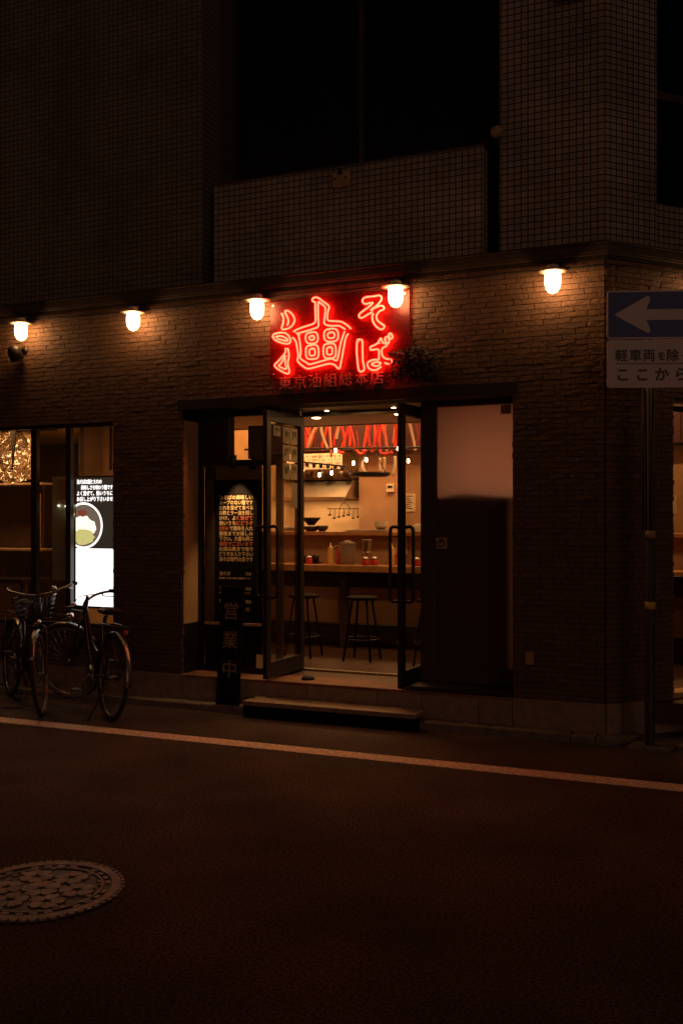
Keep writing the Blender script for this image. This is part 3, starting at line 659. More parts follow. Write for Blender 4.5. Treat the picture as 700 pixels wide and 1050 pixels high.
t = thing('intercom', 'small square pale plate with a round symbol beside the frosted panel', 'intercom', (.745,.23,1.33))
q = MB(); q.box(.702,.79,.222,.2395,1.333,1.423); q.build('plate', 'tanpaint', t, bevel=.004)
q = MB(); q.lathe([(.024,-.0185),(.030,-.0185),(.030,-.022),(.024,-.022),(.024,-.0185)], (.746,.24,1.378), 20, 'y'); q.box(.738,.754,.216,.2215,1.385,1.40); q.build('symbol', 'ink', t)
q = MB(); q.box(1.205,1.285,.258,.2645,2.365,2.435); q.prism([(1.213,2.37),(1.28,2.37),(1.28,2.43)], .2545, .2578)
o = q.build('security_sticker', 'yellow'); tag(o, 'small yellow sticker in the top corner of the frosted panel', 'sticker')
q = MB(); q.box(1.455,1.515,-.022,-.001,.51,.60); q.box(1.468,1.502,-.028,-.0225,.53,.58); tag(q.build('outlet_cover', 'plaster2', bevel=.003), 'small pale outlet cover low on the brick right of the entrance', 'outlet')
t = thing('door_stop', 'small dark rubber stop on the threshold floor', 'door stop', (-.33,.30,.262))
q = MB(); q.lathe([(0,.0),(.055,.0),(.05,.02),(.03,.03),(0,.032)], (-.36,.15,.2622), 14); q.build('foot', 'rubber', t)

# paper cards on the left leaf
def leafpt(T, u, z, s=.0075): return T @ Vector((u, s, z))
def card(u0, u1, z0, z1, label, side=1):
    t = thing('menu_card', label, 'card', tuple(TL @ Vector(((u0+u1)/2, 0, z0))), 'paper cards stuck on the door glass')
    q = MB(); q.T = TL
    q.box(u0,u1,side*.0045 if side>0 else -.006,.006 if side>0 else -.0045,z0,z1); q.build('paper', 'cardpaper', t)
    q = MB(); q.T = TL; rnd = random.Random(int(u0*1000+z0*100))
    for k in range(5):
        a = u0+(u1-u0)*(.2+.13*k); zz = z1-(z1-z0)*rnd.uniform(.12,.3)
        q.box(a, a+.007, side*.0065 if side>0 else -.008, .008 if side>0 else -.0065, zz-(z1-z0)*rnd.uniform(.2,.6), zz)
    q.build('writing', 'ink', t)
    return t
names = ['top','middle','lowest']
for r in range(3):
    for c_ in range(2):
        u0 = .10+.135*(1-c_)
        z1 = 2.335-.150*r
        card(u0, u0+.12, z1-.135, z1, '%s cream paper card in the %s column on the open left door glass' % (names[r], ['hinge side','handle side'][1-c_]), 1)
card(.40,.52,2.25,2.335,'single cream paper card near the handle stile at the top of the left door glass',1)
t = thing('notice_strip', 'long narrow cream notice below the cards on the left door glass', 'notice', tuple(TL @ Vector((.15,0,1.65))))
q = MB(); q.T = TL; q.box(.10,.20,.0045,.006,1.66,1.87); q.build('paper', 'cardpaper', t)

# ------------------------------------------------------------------ interior of the shop
t = thing('bar_counter', 'long customer counter with oiled wood top inside the shop', 'counter', (0,2.2,.26))
q = MB(); q.box(-2.65,2.75,2.0,2.5,1.035,1.105); q.build('counter_top', 'wood', t, bevel=.006)
q = MB(); q.box(-2.65,2.75,2.32,2.40,.86,1.034); q.box(-2.65,2.75,2.32,2.40,.255,.46); q.build('front_panel', 'dwood', t)
q = MB(); q.box(-2.65,2.75,2.34,2.40,.461,.859); q.build('kick_panel', 'plaster', t)
for x in (-2.0,-.88,.5,1.8):
    q = MB(); q.box(x-.04,x+.04,2.10,2.18,.256,1.034); q.build('leg', 'dwood', t)
q = MB(); q.tube([(-2.6,2.12,.50),(2.7,2.12,.50)], .016, 8); q.build('foot_rail', 'black', t)
q = MB(); q.box(-2.65,2.75,2.52,2.55,1.10,1.395); q.build('back_screen', 'plaster2', t)
q = MB(); q.box(-2.65,2.75,2.40,2.62,1.396,1.436); q.build('raised_shelf', 'wood', t, bevel=.005)
def stool(x, y, label):
    t = thing('bar_stool', label, 'stool', (x,y,.256), 'round bar stools in front of the counter')
    q = MB(); q.lathe([(0,.592),(.135,.592),(.145,.583),(.145,.565),(.13,.56),(0,.56)], (x,y,.256), 22); q.build('seat', 'blackm', t)
    for k in range(4):
        a = PI/4+PI/2*k; q = MB(); q.tube([(x+.10*math.cos(a),y+.10*math.sin(a),.256+.56),(x+.19*math.cos(a),y+.19*math.sin(a),.256)], .011, 7); q.build('leg', 'blackm', t)
    q = MB(); q.ring((x,y,.256+.2), .158, .007, 24, 6, 'z'); q.build('foot_ring', 'black', t)
    return t
ST = stool(-.39,1.4,'round stool standing at the counter in the middle of the doorway')
dup(ST, (-1.0,1.42,.256), 'round stool seen through the glass of the left door'); dup(ST, (.30,1.38,.256), 'round stool partly behind the right door')
# things on the counter
def bottle(x, y, m_, label, h=.16):
    t = thing('squeeze_bottle', label, 'bottle', (x,y,1.106), 'squeeze bottles on the counter')
    q = MB(); q.lathe([(0,0),(.030,0),(.031,.01),(.031,h-.01),(.027,h)], (x,y,1.106), 14); q.build('body', m_, t)
    q = MB(); q.lathe([(.029,0),(.029,.012),(.010,.02),(.004,.06),(0,.062)], (x,y,1.106+h), 12); q.build('nozzle', m_, t)
bottle(-1.04,2.15,'yellow','pale yellow squeeze bottle left of the clear water jug')
bottle(-.965,2.2,'redp','red squeeze bottle close behind the left yellow bottle',.12)
bottle(-.375,2.15,'yellow','pale yellow squeeze bottle beside the right door stile')
bottle(-.30,2.17,'redp','red squeeze bottle beside the right door stile',.15)
t = thing('water_jug', 'cloudy clear water jug on the counter between the bottles', 'jug', (-.87,2.2,1.106))
q = MB(); q.lathe([(0,.0),(.07,.0),(.08,.02),(.085,.13),(.08,.2),(.083,.21),(.078,.205),(.08,.13),(.068,.01),(0,.008)], (-.87,2.2,1.106), 20); q.build('body', 'clear', t)
q = MB(); q.lathe([(.0,.245),(.03,.245),(.04,.23),(.086,.222),(.086,.205),(0,.205)], (-.87,2.2,1.106), 20); q.build('lid', 'clear', t)
q = MB(); q.tube(curve_pts([(-.95,2.17,1.29),(-1.0,2.15,1.28),(-1.0,2.15,1.2),(-.955,2.17,1.15)],5), .009, 8); q.build('handle', 'clear', t)
t = thing('steel_cup_stack', 'stack of shiny steel cups on the counter', 'cups', (-.66,2.2,1.106))
for k in range(2):
    q = MB(); q.lathe([(0,0),(.042,0),(.046,.012),(.05,.12),(.053,.125),(.045,.12),(.0,.1)], (-.66,2.2,1.107+.127*k), 18); q.build('cup', 'steel', t)
def tealight(x, y, label):
    t = thing('condiment_jar', label, 'jar', (x,y,1.106), 'small jars on the counter')
    q = MB(); q.lathe([(0,0),(.034,0),(.036,.01),(.036,.05),(.03,.06)], (x,y,1.106), 14); q.build('body', 'redp', t)
    q = MB(); q.lathe([(0,.085),(.02,.082),(.036,.072),(.036,.06),(0,.06)], (x,y,1.106), 14); q.build('lid', 'chrome', t)
tealight(-1.27,2.12,'leftmost red jar with steel lid, by the left door stile'); tealight(-.55,2.12,'red jar with steel lid right of the steel cups'); tealight(-.62,2.06,'red jar with steel lid in front of the steel cups'); tealight(-.10,2.12,'red jar with steel lid seen through the right door glass')
t = thing('condiment_tray', 'low dark tray of small pots at the left end of the counter', 'tray', (-1.36,2.2,1.106))
q = MB(); q.box(-1.43,-1.20,2.14,2.30,1.106,1.118); q.build('tray', 'black', t)
for x in (-1.38,-1.30,-1.24):
    q = MB(); q.lathe([(0,0),(.03,0),(.034,.07),(.03,.075),(0,.075)], (x,2.23,1.119), 12); q.build('pot', 'sauce', t)
q = MB(); q.box(-.50,-.34,2.505,2.515,1.2,1.38); tag(q.build('notice_paper', 'paper'), 'pale square notice on the screen behind the counter', 'notice')
# on the raised shelf
t = thing('strainer', 'black conical strainer standing on bowls on the raised shelf', 'strainer', (-1.42,2.5,1.437))
q = MB(); q.lathe([(0,0),(.03,.0),(.05,.02),(.10,.075),(.10,.085),(.0,.03)], (-1.42,2.5,1.50), 18); q.build('cone', 'black', t)
q = MB(); q.lathe([(0,0),(.05,.0),(.085,.03),(.09,.055),(0,.05)], (-1.42,2.5,1.437), 16); q.build('bowl', 'sauce', t)
t = thing('bowl_stack', 'dark stacked bowls on the raised shelf', 'bowls', (-1.27,2.5,1.437))
for k in range(2):
    q = MB(); q.lathe([(0,0),(.03,.0),(.06,.03),(.065,.042),(0,.03)], (-1.29,2.5,1.437+.018*k), 14); q.build('bowl', 'sauce', t)
t = thing('serving_tray', 'low row of flat trays on the raised shelf', 'tray', (-.8,2.5,1.437))
q = MB(); q.box(-1.0,-.55,2.44,2.58,1.437,1.452); q.box(-.98,-.57,2.45,2.57,1.4525,1.458); q.build('tray', 'steel', t, bevel=.003)
t = thing('red_bottle', 'red bottle standing on the raised shelf behind the right door', 'bottle', (-.16,2.5,1.437))
q = MB(); q.lathe([(0,0),(.04,0),(.042,.02),(.042,.17),(.03,.2),(.012,.22),(.012,.25),(0,.25)], (-.10,2.5,1.437), 14); q.build('body', 'redp', t)
t = thing('white_cloth', 'pale crumpled cloth on the raised shelf behind the right door', 'cloth', (-.2,2.48,1.437))
q = MB(); rr = random.Random(4); q.lathe([(.09,0),(.085,.03),(.06,.06),(.03,.075),(0,.08)], (-.2,2.48,1.437), 14)
q.v = [(a+rr.uniform(-.01,.01),b+rr.uniform(-.01,.01),c+rr.uniform(0,.008)) for a,b,c in q.v]; q.build('cloth', 'paper', t)
for x,y,n,lab in [(-.62,2.5,4,'stack of pale bowls on the raised shelf at the centre of the shop'),(.12,2.52,5,'stack of pale bowls on the raised shelf behind the right door')]:
    t = thing('ramen_bowl_stack', lab, 'bowls', (x,y,1.459))
    for k in range(n):
        q = MB(); q.lathe([(0,0),(.035,0),(.06,.02),(.078,.045),(.074,.045),(.05,.015),(0,.008)], (x,y,1.459+.014*k), 20); q.build('bowl', 'shade', t)
# kitchen
t = thing('kitchen_stove', 'steel stove with tall stock pots behind the raised shelf', 'stove', (-1.9,4.1,.26))
q = MB(); q.box(-2.6,-1.62,3.7,4.25,.256,1.12); q.build('body', 'steel', t, bevel=.006)
for x,r_,h_ in ((-2.35,.15,.34),(-1.95,.12,.24)):
    q = MB(); q.lathe([(0,0),(r_,0),(r_,h_),(r_+.008,h_+.01),(r_-.005,h_+.01),(r_-.008,h_-.03),(0,h_-.03)], (x,3.95,1.121), 24); q.build('stock_pot', 'steel', t)
t = thing('kitchen_timer', 'small white box on the tan kitchen wall', 'timer', (-1.2,4.29,1.95))
q = MB(); q.box(-1.23,-1.13,4.27,4.298,1.90,2.0); q.build('case', 'shade', t, bevel=.004)
q = MB(); q.box(-1.21,-1.15,4.266,4.2695,1.95,1.98); q.build('display', 'ink', t)
t = thing('recipe_sheet', 'pale handwritten sheet on the tan kitchen wall', 'sheet', (-.95,4.29,1.7))
q = MB(); q.box(-1.02,-.86,4.292,4.297,1.66,1.88); q.build('paper', 'paper', t)
q = MB()
for k in range(7): q.box(-1.0,-.89-.02*((k*5)%3),4.289,4.2915,1.845-.025*k,1.852-.025*k)
q.build('writing', 'ink', t)
t = thing('extractor_hood', 'brushed steel extractor hood over the kitchen line', 'hood', (-2.0,4.0,1.82))
q = MB(); q.add([(-2.6,3.95,1.83),(-1.64,3.95,1.83),(-1.64,4.22,2.05),(-2.6,4.22,2.05),(-2.6,4.59,1.83),(-1.64,4.59,1.83),(-1.64,4.59,2.05),(-2.6,4.59,2.05)],
      [(0,1,2,3),(0,4,5,1),(3,2,6,7),(0,3,7,4),(1,5,6,2),(4,7,6,5)]); q.build('canopy', 'steel', t)
q = MB(); q.box(-2.6,-1.64,3.93,3.949,1.80,1.84); q.build('rim', 'steel', t)
t = thing('utensil_rack', 'wire wall rack with hanging ladles under the hood', 'rack', (-1.9,4.5,1.7))
q = MB(); q.tube([(-2.12,4.5,1.70),(-1.66,4.5,1.70)], .006, 6)
for k in range(7):
    x = -2.08+.065*k; l = .07+.04*((k*3)%4)/3
    q.tube([(x,4.5,1.70),(x,4.49,1.70-l)], .004, 5); q.lathe([(0,-.02),(.02,-.015),(.025,0)], (x,4.48,1.70-l), 8)
q.tube(curve_pts([(-1.95,4.5,1.70),(-1.9,4.5,1.78),(-1.85,4.5,1.76),(-1.8,4.5,1.70)],4), .005, 5); q.build('hooks', 'black', t)
t = thing('menu_banner', 'bright paper banner of handwriting hanging behind the pendant cords', 'banner', (-2.05,4.1,2.18))
q = MB(); q.box(-2.50,-1.74,4.09,4.10,2.19,2.385); q.build('paper', 'paper_glow', t)
q = MB(); rr = random.Random(9)
for k in range(34):
    x = -2.48+.0215*k
    for j in range(4):
        z = 2.36-.045*j
        if rr.random() < .8: q.box(x, x+rr.uniform(.005,.014), 4.085, 4.089, z-rr.uniform(.006,.03), z)
q.build('writing', 'inkred', t)
t = thing('dark_shelf', 'dark wall shelf with pots between banner and hood', 'shelf', (-2.0,4.3,2.07))
q = MB(); q.box(-2.6,-1.66,4.20,4.59,2.06,2.09); q.build('board', 'dwood', t)
for k in range(6):
    q = MB(); q.lathe([(0,0),(.05,0),(.055,.07),(.05,.075),(0,.075)], (-2.35+.13*k,4.15 if k%2 else 4.3,2.091), 12); q.build('pot', 'sauce' if k%2 else 'steel', t)
# right-hand interior seen through the corner window
for x0,x1,y,z0,z1,lab in [(2.16,2.26,3.0,1.62,1.80,'cream menu sheet inside the corner window, the upper one'),(2.12,2.22,3.0,1.47,1.53,'small cream slip inside the corner window below the menu sheet')]:
    q = MB(); q.box(x0,x1,y,y+.006,z0,z1); tag(q.build('menu_sheet', 'paper'), lab, 'menu')
q = MB(); q.box(1.9,2.6,3.007,3.05,1.42,2.1); tag(q.build('folding_screen', 'plaster'), 'tan screen standing inside the corner window', 'screen')
t = thing('pendant_lamp', 'pale pendant lamp hanging inside the corner window', 'lamp', (2.2,2.6,2.1))
q = MB(); q.tube([(2.22,2.6,3.40),(2.22,2.6,2.2)], .008, 6); q.build('cord', 'cord_cream', t)
q = MB(); q.lathe([(.0,.05),(.02,.04),(.035,0),(.02,-.03),(0,-.035)], (2.22,2.6,2.17), 12); q.build('bulb', 'bulb', t)

# cabinet behind the frosted panel
t = thing('dark_cabinet', 'dark cabinet pressed against the back of the frosted panel', 'cabinet', (1.0,.5,.26))
q = MB(); q.box(.63,1.34,.37,.56,.256,1.79); q.build('body', 'blackm', t)
q = MB()
for k in range(6): q.box(.80+.075*k,.86+.075*k,.38,.50,1.7905,1.815+.012*math.sin(k)); 
q.build('folders', 'ink', t)
for x in (.60,.97):
    q = MB(); q.box(x,x+.34,.5605,.575,.32,1.74); d_ = q.build('door', 'dwood', t); q = MB(); q.box(x+.15,x+.19,.5755,.59,1.0,1.15); q.build('handle', 'steel', d_)

# cords and bulbs
_r = random.Random(21)
for k in range(16):
    x = -1.95+.115*k+_r.uniform(-.03,.03); y = 3.6+.08*(k%3); z0 = _r.uniform(2.36,2.5); dx = _r.uniform(-.12,.12)
    CORDS.append((_r.choice('rrdrp'), y, [[x+dx*1.2,2.85],[x+dx*.5,2.66],[x+_r.uniform(-.01,.01),z0+.05],[x-.01,z0-.04]]))
CN = {'r':('cord_red','red'),'c':('cord_cream','cream'),'p':('cord_pink','faded pink'),'d':('cord_dark','dark red')}
for k,(cc,y,pts) in enumerate(CORDS):
    P_ = [(a,y+.02*math.sin(i+k),b) for i,(a,b) in enumerate(pts)]
    if P_[0][2] > 2.5 or len(P_) > 1 and P_[0][2] > 2.42:
        dx = P_[0][0]-P_[1][0]; dz = max(.03, P_[0][2]-P_[1][2])
        P_ = [(P_[0][0]+dx*min(1.2,(3.38-P_[0][2])/dz)*.5, y, 3.399)] + P_
    o = MB(); o.tube(curve_pts(P_,5), .016 if cc != 'd' else .009, 8)
    o.org = P_[0]
    tag(o.build('fabric_cable', CN[cc][0]), '%s fabric cord looping down from the shop ceiling among many others' % CN[cc][1], 'cable', '%s cords hanging over the counter' % CN[cc][1])
for k,(x,z) in enumerate(BULBS):
    t = thing('filament_lamp', 'small glowing filament bulb hanging among the cords above the counter', 'bulb', (x,2.9,z), 'filament bulbs over the counter')
    q = MB(); q.lathe([(0,-.012),(.010,-.008),(.015,.004),(.014,.014),(.011,.03),(.010,.036)], (x,2.9,z), 12); q.build('glass', 'bulb', t)
    q = MB(); q.lathe([(.013,.034),(.015,.06),(.008,.07),(0,.07)], (x,2.9,z), 10); q.tube([(x,2.9,z+.07),(x,2.9,2.33 if z < 2.25 else 2.45)], .003, 5); q.build('socket', 'black', t)
t = thing('hanging_rail', 'black pipe rail that carries the cords across the shop', 'rail', (-1.1,3.0,2.33))
q = MB(); q.tube([(-2.5,3.0,2.375),(2.6,3.0,2.29)], .012, 8); q.tube([(-2.0,2.95,2.24),(-1.2,2.95,2.15)], .010, 8); q.build('rail', 'black', t)
q = MB()
for x in (-2.3,-.6,.9,2.3): q.tube([(x,3.0,2.33),(x,3.0,3.4)], .005, 6)
q.build('hanger', 'black', t)
q = MB()
for k in range(6): x=-1.68+.085*k; q.lathe([(0,-.05),(.02,-.045),(.022,-.01),(.008,.0)], (x,2.95,2.19-.0105*k*.8+.012), 8)
q.build('clip', 'black', t)
t = thing('pan_rack', 'dark round pan hanging from the rail at the centre of the shop', 'rack', (-.95,3.0,2.03))
q = MB(); q.lathe([(0,-.015),(.20,-.015),(.225,.0),(.235,.03),(.225,.03),(.21,.005),(0,0)], (-.95,3.0,2.05), 24); q.build('pan', 'black', t)
q = MB()
for a in range(3): q.tube([(-.95+.2*math.cos(a*2.1),3.0+.2*math.sin(a*2.1),2.07),(-.95+.05*math.cos(a*2.1),3.0,2.32)], .005, 5)
q.build('chain', 'black', t)

# ------------------------------------------------------------------ left display window contents
t = thing('lit_poster', 'bright backlit poster of a noodle bowl over a blank white lower half', 'poster', (-2.466,.17,.78))
q = MB(); q.box(-2.685,-2.247,.155,.21,.765,1.955); q.build('case', 'black', t)
q = MB(); q.box(-2.673,-2.259,.149,.1545,.785,1.302); q.build('white_half', 'screen', t)
q = MB(); q.box(-2.673,-2.259,.150,.1545,1.3025,1.94); q.build('picture_half', 'posterdark', t)
def clipdisc(cx, cz, r0, r1, y0, y1, xmin, xmax, zmin, n=56, a0=0, a1=2*PI):
    q = MB()
    for i in range(n):
        a, b = a0+(a1-a0)*i/n, a0+(a1-a0)*(i+1)/n
        P_ = [(cx+r*math.cos(t_), cz+r*math.sin(t_)) for r,t_ in ((r0,a),(r1,a),(r1,b),(r0,b))]
        P_ = [(max(xmin,min(xmax,x)), max(zmin,z)) for x,z in P_]
        if len(set(P_)) > 2: q.add([(x,y0,z) for x,z in P_], [(0,1,2,3)])
    return q
clipdisc(-2.588,1.508,0,.205,.1485,0,-2.672,-2.26,1.31).build('bowl_picture', 'bowlin', t)
clipdisc(-2.588,1.508,.190,.209,.1475,0,-2.672,-2.26,1.304).build('bowl_rim', 'screen', t)
clipdisc(-2.32,1.60,.135,.142,.1480,0,-2.5,-2.262,1.31,a0=.6,a1=2.2).build('bowl_outline', 'bowlin', t)
rr = random.Random(2)
def blob(cx, cz, rx, rz, y, m_, nm, jag=.12):
    q = MB(); pts = []
    for i in range(22):
        a = 2*PI*i/22; k = 1+rr.uniform(-jag,jag); pts.append((max(-2.672,cx+rx*k*math.cos(a)), y, cz+rz*k*math.sin(a)))
    q.add(pts, [tuple(range(22))]); q.build(nm, m_, t)
blob(-2.60,1.52,.125,.075,.1470,'egg','topping_picture'); blob(-2.50,1.49,.05,.055,.1468,'egg','topping_picture')
blob(-2.585,1.405,.115,.07,.1465,'noodle','noodle_picture'); blob(-2.60,1.62,.055,.03,.1466,'chili','topping_picture')
for k,(x,w_,s_) in enumerate([(-2.660,.27,'油そばは麺とたれの'),(-2.615,.345,'美味しさを味わう麺です'),(-2.660,.39,'よく混ぜて、熱いうちに'),(-2.660,.39,'お召し上がり下さいませ')]):
    text(s_, .044, 'text_line', 'screen', (x,.1478,1.886-.052*k), t, .0008, .0008, width=w_)
t = thing('glass_partition', 'faintly lit greenish board standing beside the bright poster', 'board', (-2.9,.3,.95))
q = MB(); q.box(-3.02,-2.70,.25,.262,1.0,1.96); q.build('panel', 'grey', t)
q = MB(); q.box(-2.96,-2.74,.2405,.249,1.70,1.93); q.build('card', 'plaster2', t)
for i,(x,z) in enumerate([(-2.93,1.69),(-2.85,1.685),(-2.775,1.685),(-2.83,1.61),(-2.77,1.61)]):  # glowing dots stand in for white reflections on the glass
    q = MB(); q.lathe([(0,-.01),(.01,-.004),(.01,.004),(0,.01)], (x,.23,z), 8); q.build('reflection_dot', mat('cool white reflection dot', (1,1,1), .5, emit=(.9,1,.8), es=3) if i == 0 else bpy.data.materials['cool white reflection dot'], t)
# crumpled plastic sheet hanging at the far left
t = thing('plastic_sheet', 'crumpled clear plastic sheet gathered in folds, hanging in the left window', 'sheet', (-3.9,.6,1.9))
q = MB(); nx, nz = 110, 60; rr = random.Random(8); vs = []
X1, X2 = -4.35, -3.55
for j in range(nz+1):
    for i in range(nx+1):
        u, v = i/nx, j/nz
        x = X1+(X2-X1)*u; z = 1.93+.50*v
        pin = math.exp(-((u-.80)/.07)**2)
        fan = (u-.81)/(.25+1.1*(1-v))
        y = .62+.05*math.sin(fan*16)+.02*math.sin(fan*47+v*3)+.006*math.sin(v*31-u*25+3*math.sin(u*17))+rr.uniform(-.004,.004)+.09*pin*v
        z -= .03*math.sin(u*12)*(1-v)
        vs.append((x+.02*math.sin(v*12+u*5), y, z))
q.add(vs, [(j*(nx+1)+i, j*(nx+1)+i+1, (j+1)*(nx+1)+i+1, (j+1)*(nx+1)+i) for j in range(nz) for i in range(nx)])
q.build('sheet', 'plastic', t)
q = MB(); q.prism([(-3.735,2.44),(-3.675,2.44),(-3.69,2.25),(-3.715,2.05),(-3.72,2.25)], .50, .52); q.build('dark_gap_strip', 'blackm', t)  # black strip put in for the dark gap where the folds pinch
q = MB(); q.tube([(-4.8,.66,2.44),(-3.3,.66,2.44)], .012, 8); q.build('rod', 'black', t)
t = thing('window_shelf', 'wooden shelf with a tan upright board inside the left window', 'shelf', (-3.9,.7,1.27))
q = MB(); q.box(-4.9,-3.42,.58,.80,1.255,1.275); q.box(-4.9,-3.42,.58,.80,1.905,1.925); q.build('board', 'tanpaint', t)
q = MB(); q.box(-3.55,-3.46,.60,.62,1.276,1.82); q.build('upright', 'tanpaint', t)
q = MB(); q.box(-4.9,-3.6,.82,.84,1.276,1.904); q.build('back_panel', 'dwood', t)
t = thing('wooden_screen', 'slatted dark wood screen behind the lit poster', 'screen', (-2.9,1.0,.26))
q = MB()
for k in range(9): q.box(-3.30+.075*k,-3.235+.075*k,1.0,1.03,.3,2.44)
q.build('slats', 'dwood', t)
q = MB(); q.box(-2.64,-2.605,.60,.63,2.03,2.44); q.box(-3.12,-3.09,.5,.53,1.3,1.74); q.build('post', 'tanpaint', t)
t = thing('side_table', 'pale side table with dark top low in the left window', 'table', (-4.0,.9,.26))
q = MB(); q.box(-4.6,-3.75,.7,1.1,.93,.96); q.build('table_top', 'dwood', t)
q = MB(); q.box(-4.55,-3.8,.8,.82,.45,.9295); q.build('front_panel', 'plaster2', t)
for x in (-4.55,-3.8):
    q = MB(); q.box(x,x+.03,.72,.75,.256,.9295); q.build('leg', 'dwood', t)

# ------------------------------------------------------------------ road sign
PX, PY = 2.333, -.103
t = thing('one_way_sign', 'round steel post with blue one way arrow plate above a white text plate', 'road sign', (PX,PY,.02))
q = MB(); q.lathe([(0,3.2),(.030,3.19),(.0325,3.17),(.0325,0)], (PX,PY,.0), 18); q.v = [(a,b,min(c,3.09)) for a,b,c in q.v]; q.build('post', 'pole', t)
q = MB(); q.slab([(PX-.14,PY-.12),(PX+.14,PY-.10),(PX+.16,PY+.12),(PX-.12,PY+.12)], -.01, .022); q.build('footing', 'conc', t, bevel=.005)
for z,m_ in ((1.46,'tanpaint'),(.975,'yellow')):
    q = MB(); q.lathe([(.0335,-.025),(.036,-.025),(.036,.025),(.0335,.025)], (PX,PY,z), 18); q.build('band', m_, t)
q = MB(); q.tube([(PX-.045,PY-.02,1.50),(PX-.045,PY-.02,2.46)], .007, 6); q.tube([(PX+.01,PY-.04,1.49),(PX+.01,PY-.04,2.46)], .006, 6); q.build('glint_rod', 'pole', t)  # thin rods stand in for lines of reflected light down the post
ST_ = Matrix.Translation((PX+.02,PY-.06,0)) @ Matrix.Rotation(R(20.2),4,'Z')
def rrect(x0,x1,z0,z1,r,n=5):
    out = []
    for cx,cz,a0 in ((x1-r,z1-r,0),(x0+r,z1-r,PI/2),(x0+r,z0+r,PI),(x1-r,z0+r,1.5*PI)):
        for k in range(n+1):
            a = a0+PI/2*k/n; out.append((cx+r*math.cos(a), cz+r*math.sin(a)))
    return out
a1 = MB(); a1.T = ST_; a1.prism(rrect(-.303,.303,2.787,3.113,.018), -.004, 0); plate = a1.build('arrow_plate', 'signwhite', t)
q = MB(); q.T = ST_; q.prism(rrect(-.293,.293,2.797,3.103,.012), -.0062, -.0045); q.build('blue_field', 'signblue', plate)
q = MB(); q.T = ST_; q.prism([(-.255,2.95),(-.035,3.075),(-.018,3.072),(-.013,3.055),(-.04,2.985),(.26,2.985),(.26,2.912),(-.04,2.912),(-.013,2.845),(-.018,2.828),(-.035,2.825)], -.008, -.0066); q.build('arrow', 'signwhite', plate)
a2 = MB(); a2.T = ST_; a2.prism(rrect(-.303,.303,2.455,2.780,.02), -.004, 0); p2 = a2.build('text_plate', 'signwhite', t)
q = MB(); q.T = ST_; q.box(-.245,.29,-.0056,-.0045,2.6155,2.6205); q.build('rule_line', 'signink', p2)
def st(x, z, s, size, w_=None, bold=.0022):
    v = ST_ @ Vector((x, -.0050, z)); text(s, size, 'letter', 'signink', tuple(v), p2, .0006, bold, rotz=20.2, width=w_)
for ch,x in zip('軽車両',(-.249,-.155,-.064)): st(x,2.642,ch,.086)
st(.030,2.645,'を',.062); st(.092,2.642,'除',.086); st(.186,2.645,'く',.074)
for ch,x in zip('ここから',(-.246,-.116,.014,.143)): st(x,2.508,ch,.098,bold=.003)
for z in (2.86,3.04,2.52,2.70):
    q = MB(); q.lathe([(.0335,-.012),(.037,-.012),(.037,.012),(.0335,.012)], (PX,PY,z), 16); q.build('clamp', 'steel', t)

# ------------------------------------------------------------------ manhole cover
MX, MY = .262, -3.83
t = thing('manhole_cover', 'round cast iron manhole cover with raised flower relief in the road', 'manhole cover', (MX,MY,.0))
q = MB(); q.slab([(MX+.345*math.cos(2*PI*k/72), MY+.345*math.sin(2*PI*k/72)) for k in range(72)], .001, .003); q.build('base', 'iron', t)
def annulus(mb, r0, r1, z0, z1, a0=0, a1=2*PI, n=72, cx=MX, cy=MY):
    for k in range(n):
        a, b = a0+(a1-a0)*k/n, a0+(a1-a0)*(k+1)/n
        mb.slab([(cx+r0*math.cos(a),cy+r0*math.sin(a)),(cx+r1*math.cos(a),cy+r1*math.sin(a)),(cx+r1*math.cos(b),cy+r1*math.sin(b)),(cx+r0*math.cos(b),cy+r0*math.sin(b))], z0, z1)
q = MB(); annulus(q,.29,.326,.003,.010); annulus(q,.247,.256,.003,.009)
for k in range(56):
    a = 2*PI*k/56; annulus(q,.328,.343,.003,.010,a,a+.075,2)
for k in range(30):
    a = 2*PI*k/30
    if k % 5 != 2: annulus(q,.262,.282,.003,.009,a,a+.12,2)
q.build('rim', 'ironhi', t)
q = MB(); rr = random.Random(6); pts = []
def petal(q, cx, cy, a, l, w_, z=.0095):
    P_ = [(0,0),(.35,-.5),(.75,-.55),(1,-.25),(.9,0),(1,.25),(.75,.55),(.35,.5)]
    q.slab([(cx+math.cos(a)*p*l-math.sin(a)*s*w_, cy+math.sin(a)*p*l+math.cos(a)*s*w_) for p,s in P_], .003, z)
centers = [(0,0,.085)]+[(.155*math.cos(2*PI*k/6+.3), .155*math.sin(2*PI*k/6+.3), .075) for k in range(6)]
for cx,cy,r in centers:
    a0 = rr.uniform(0,1.2)
    for k in range(5): petal(q, MX+cx+.012*math.cos(a0+k*1.2566), MY+cy+.012*math.sin(a0+k*1.2566), a0+k*1.2566, r*.85, r*.75)
for k in range(34):
    a = rr.uniform(0,2*PI); r = rr.choice([.09,.10,.215,.225,.23]); petal(q, MX+r*math.cos(a), MY+r*math.sin(a), rr.uniform(0,6.28), .032, .02, .008)
q.build('flower_relief', 'ironhi', t)

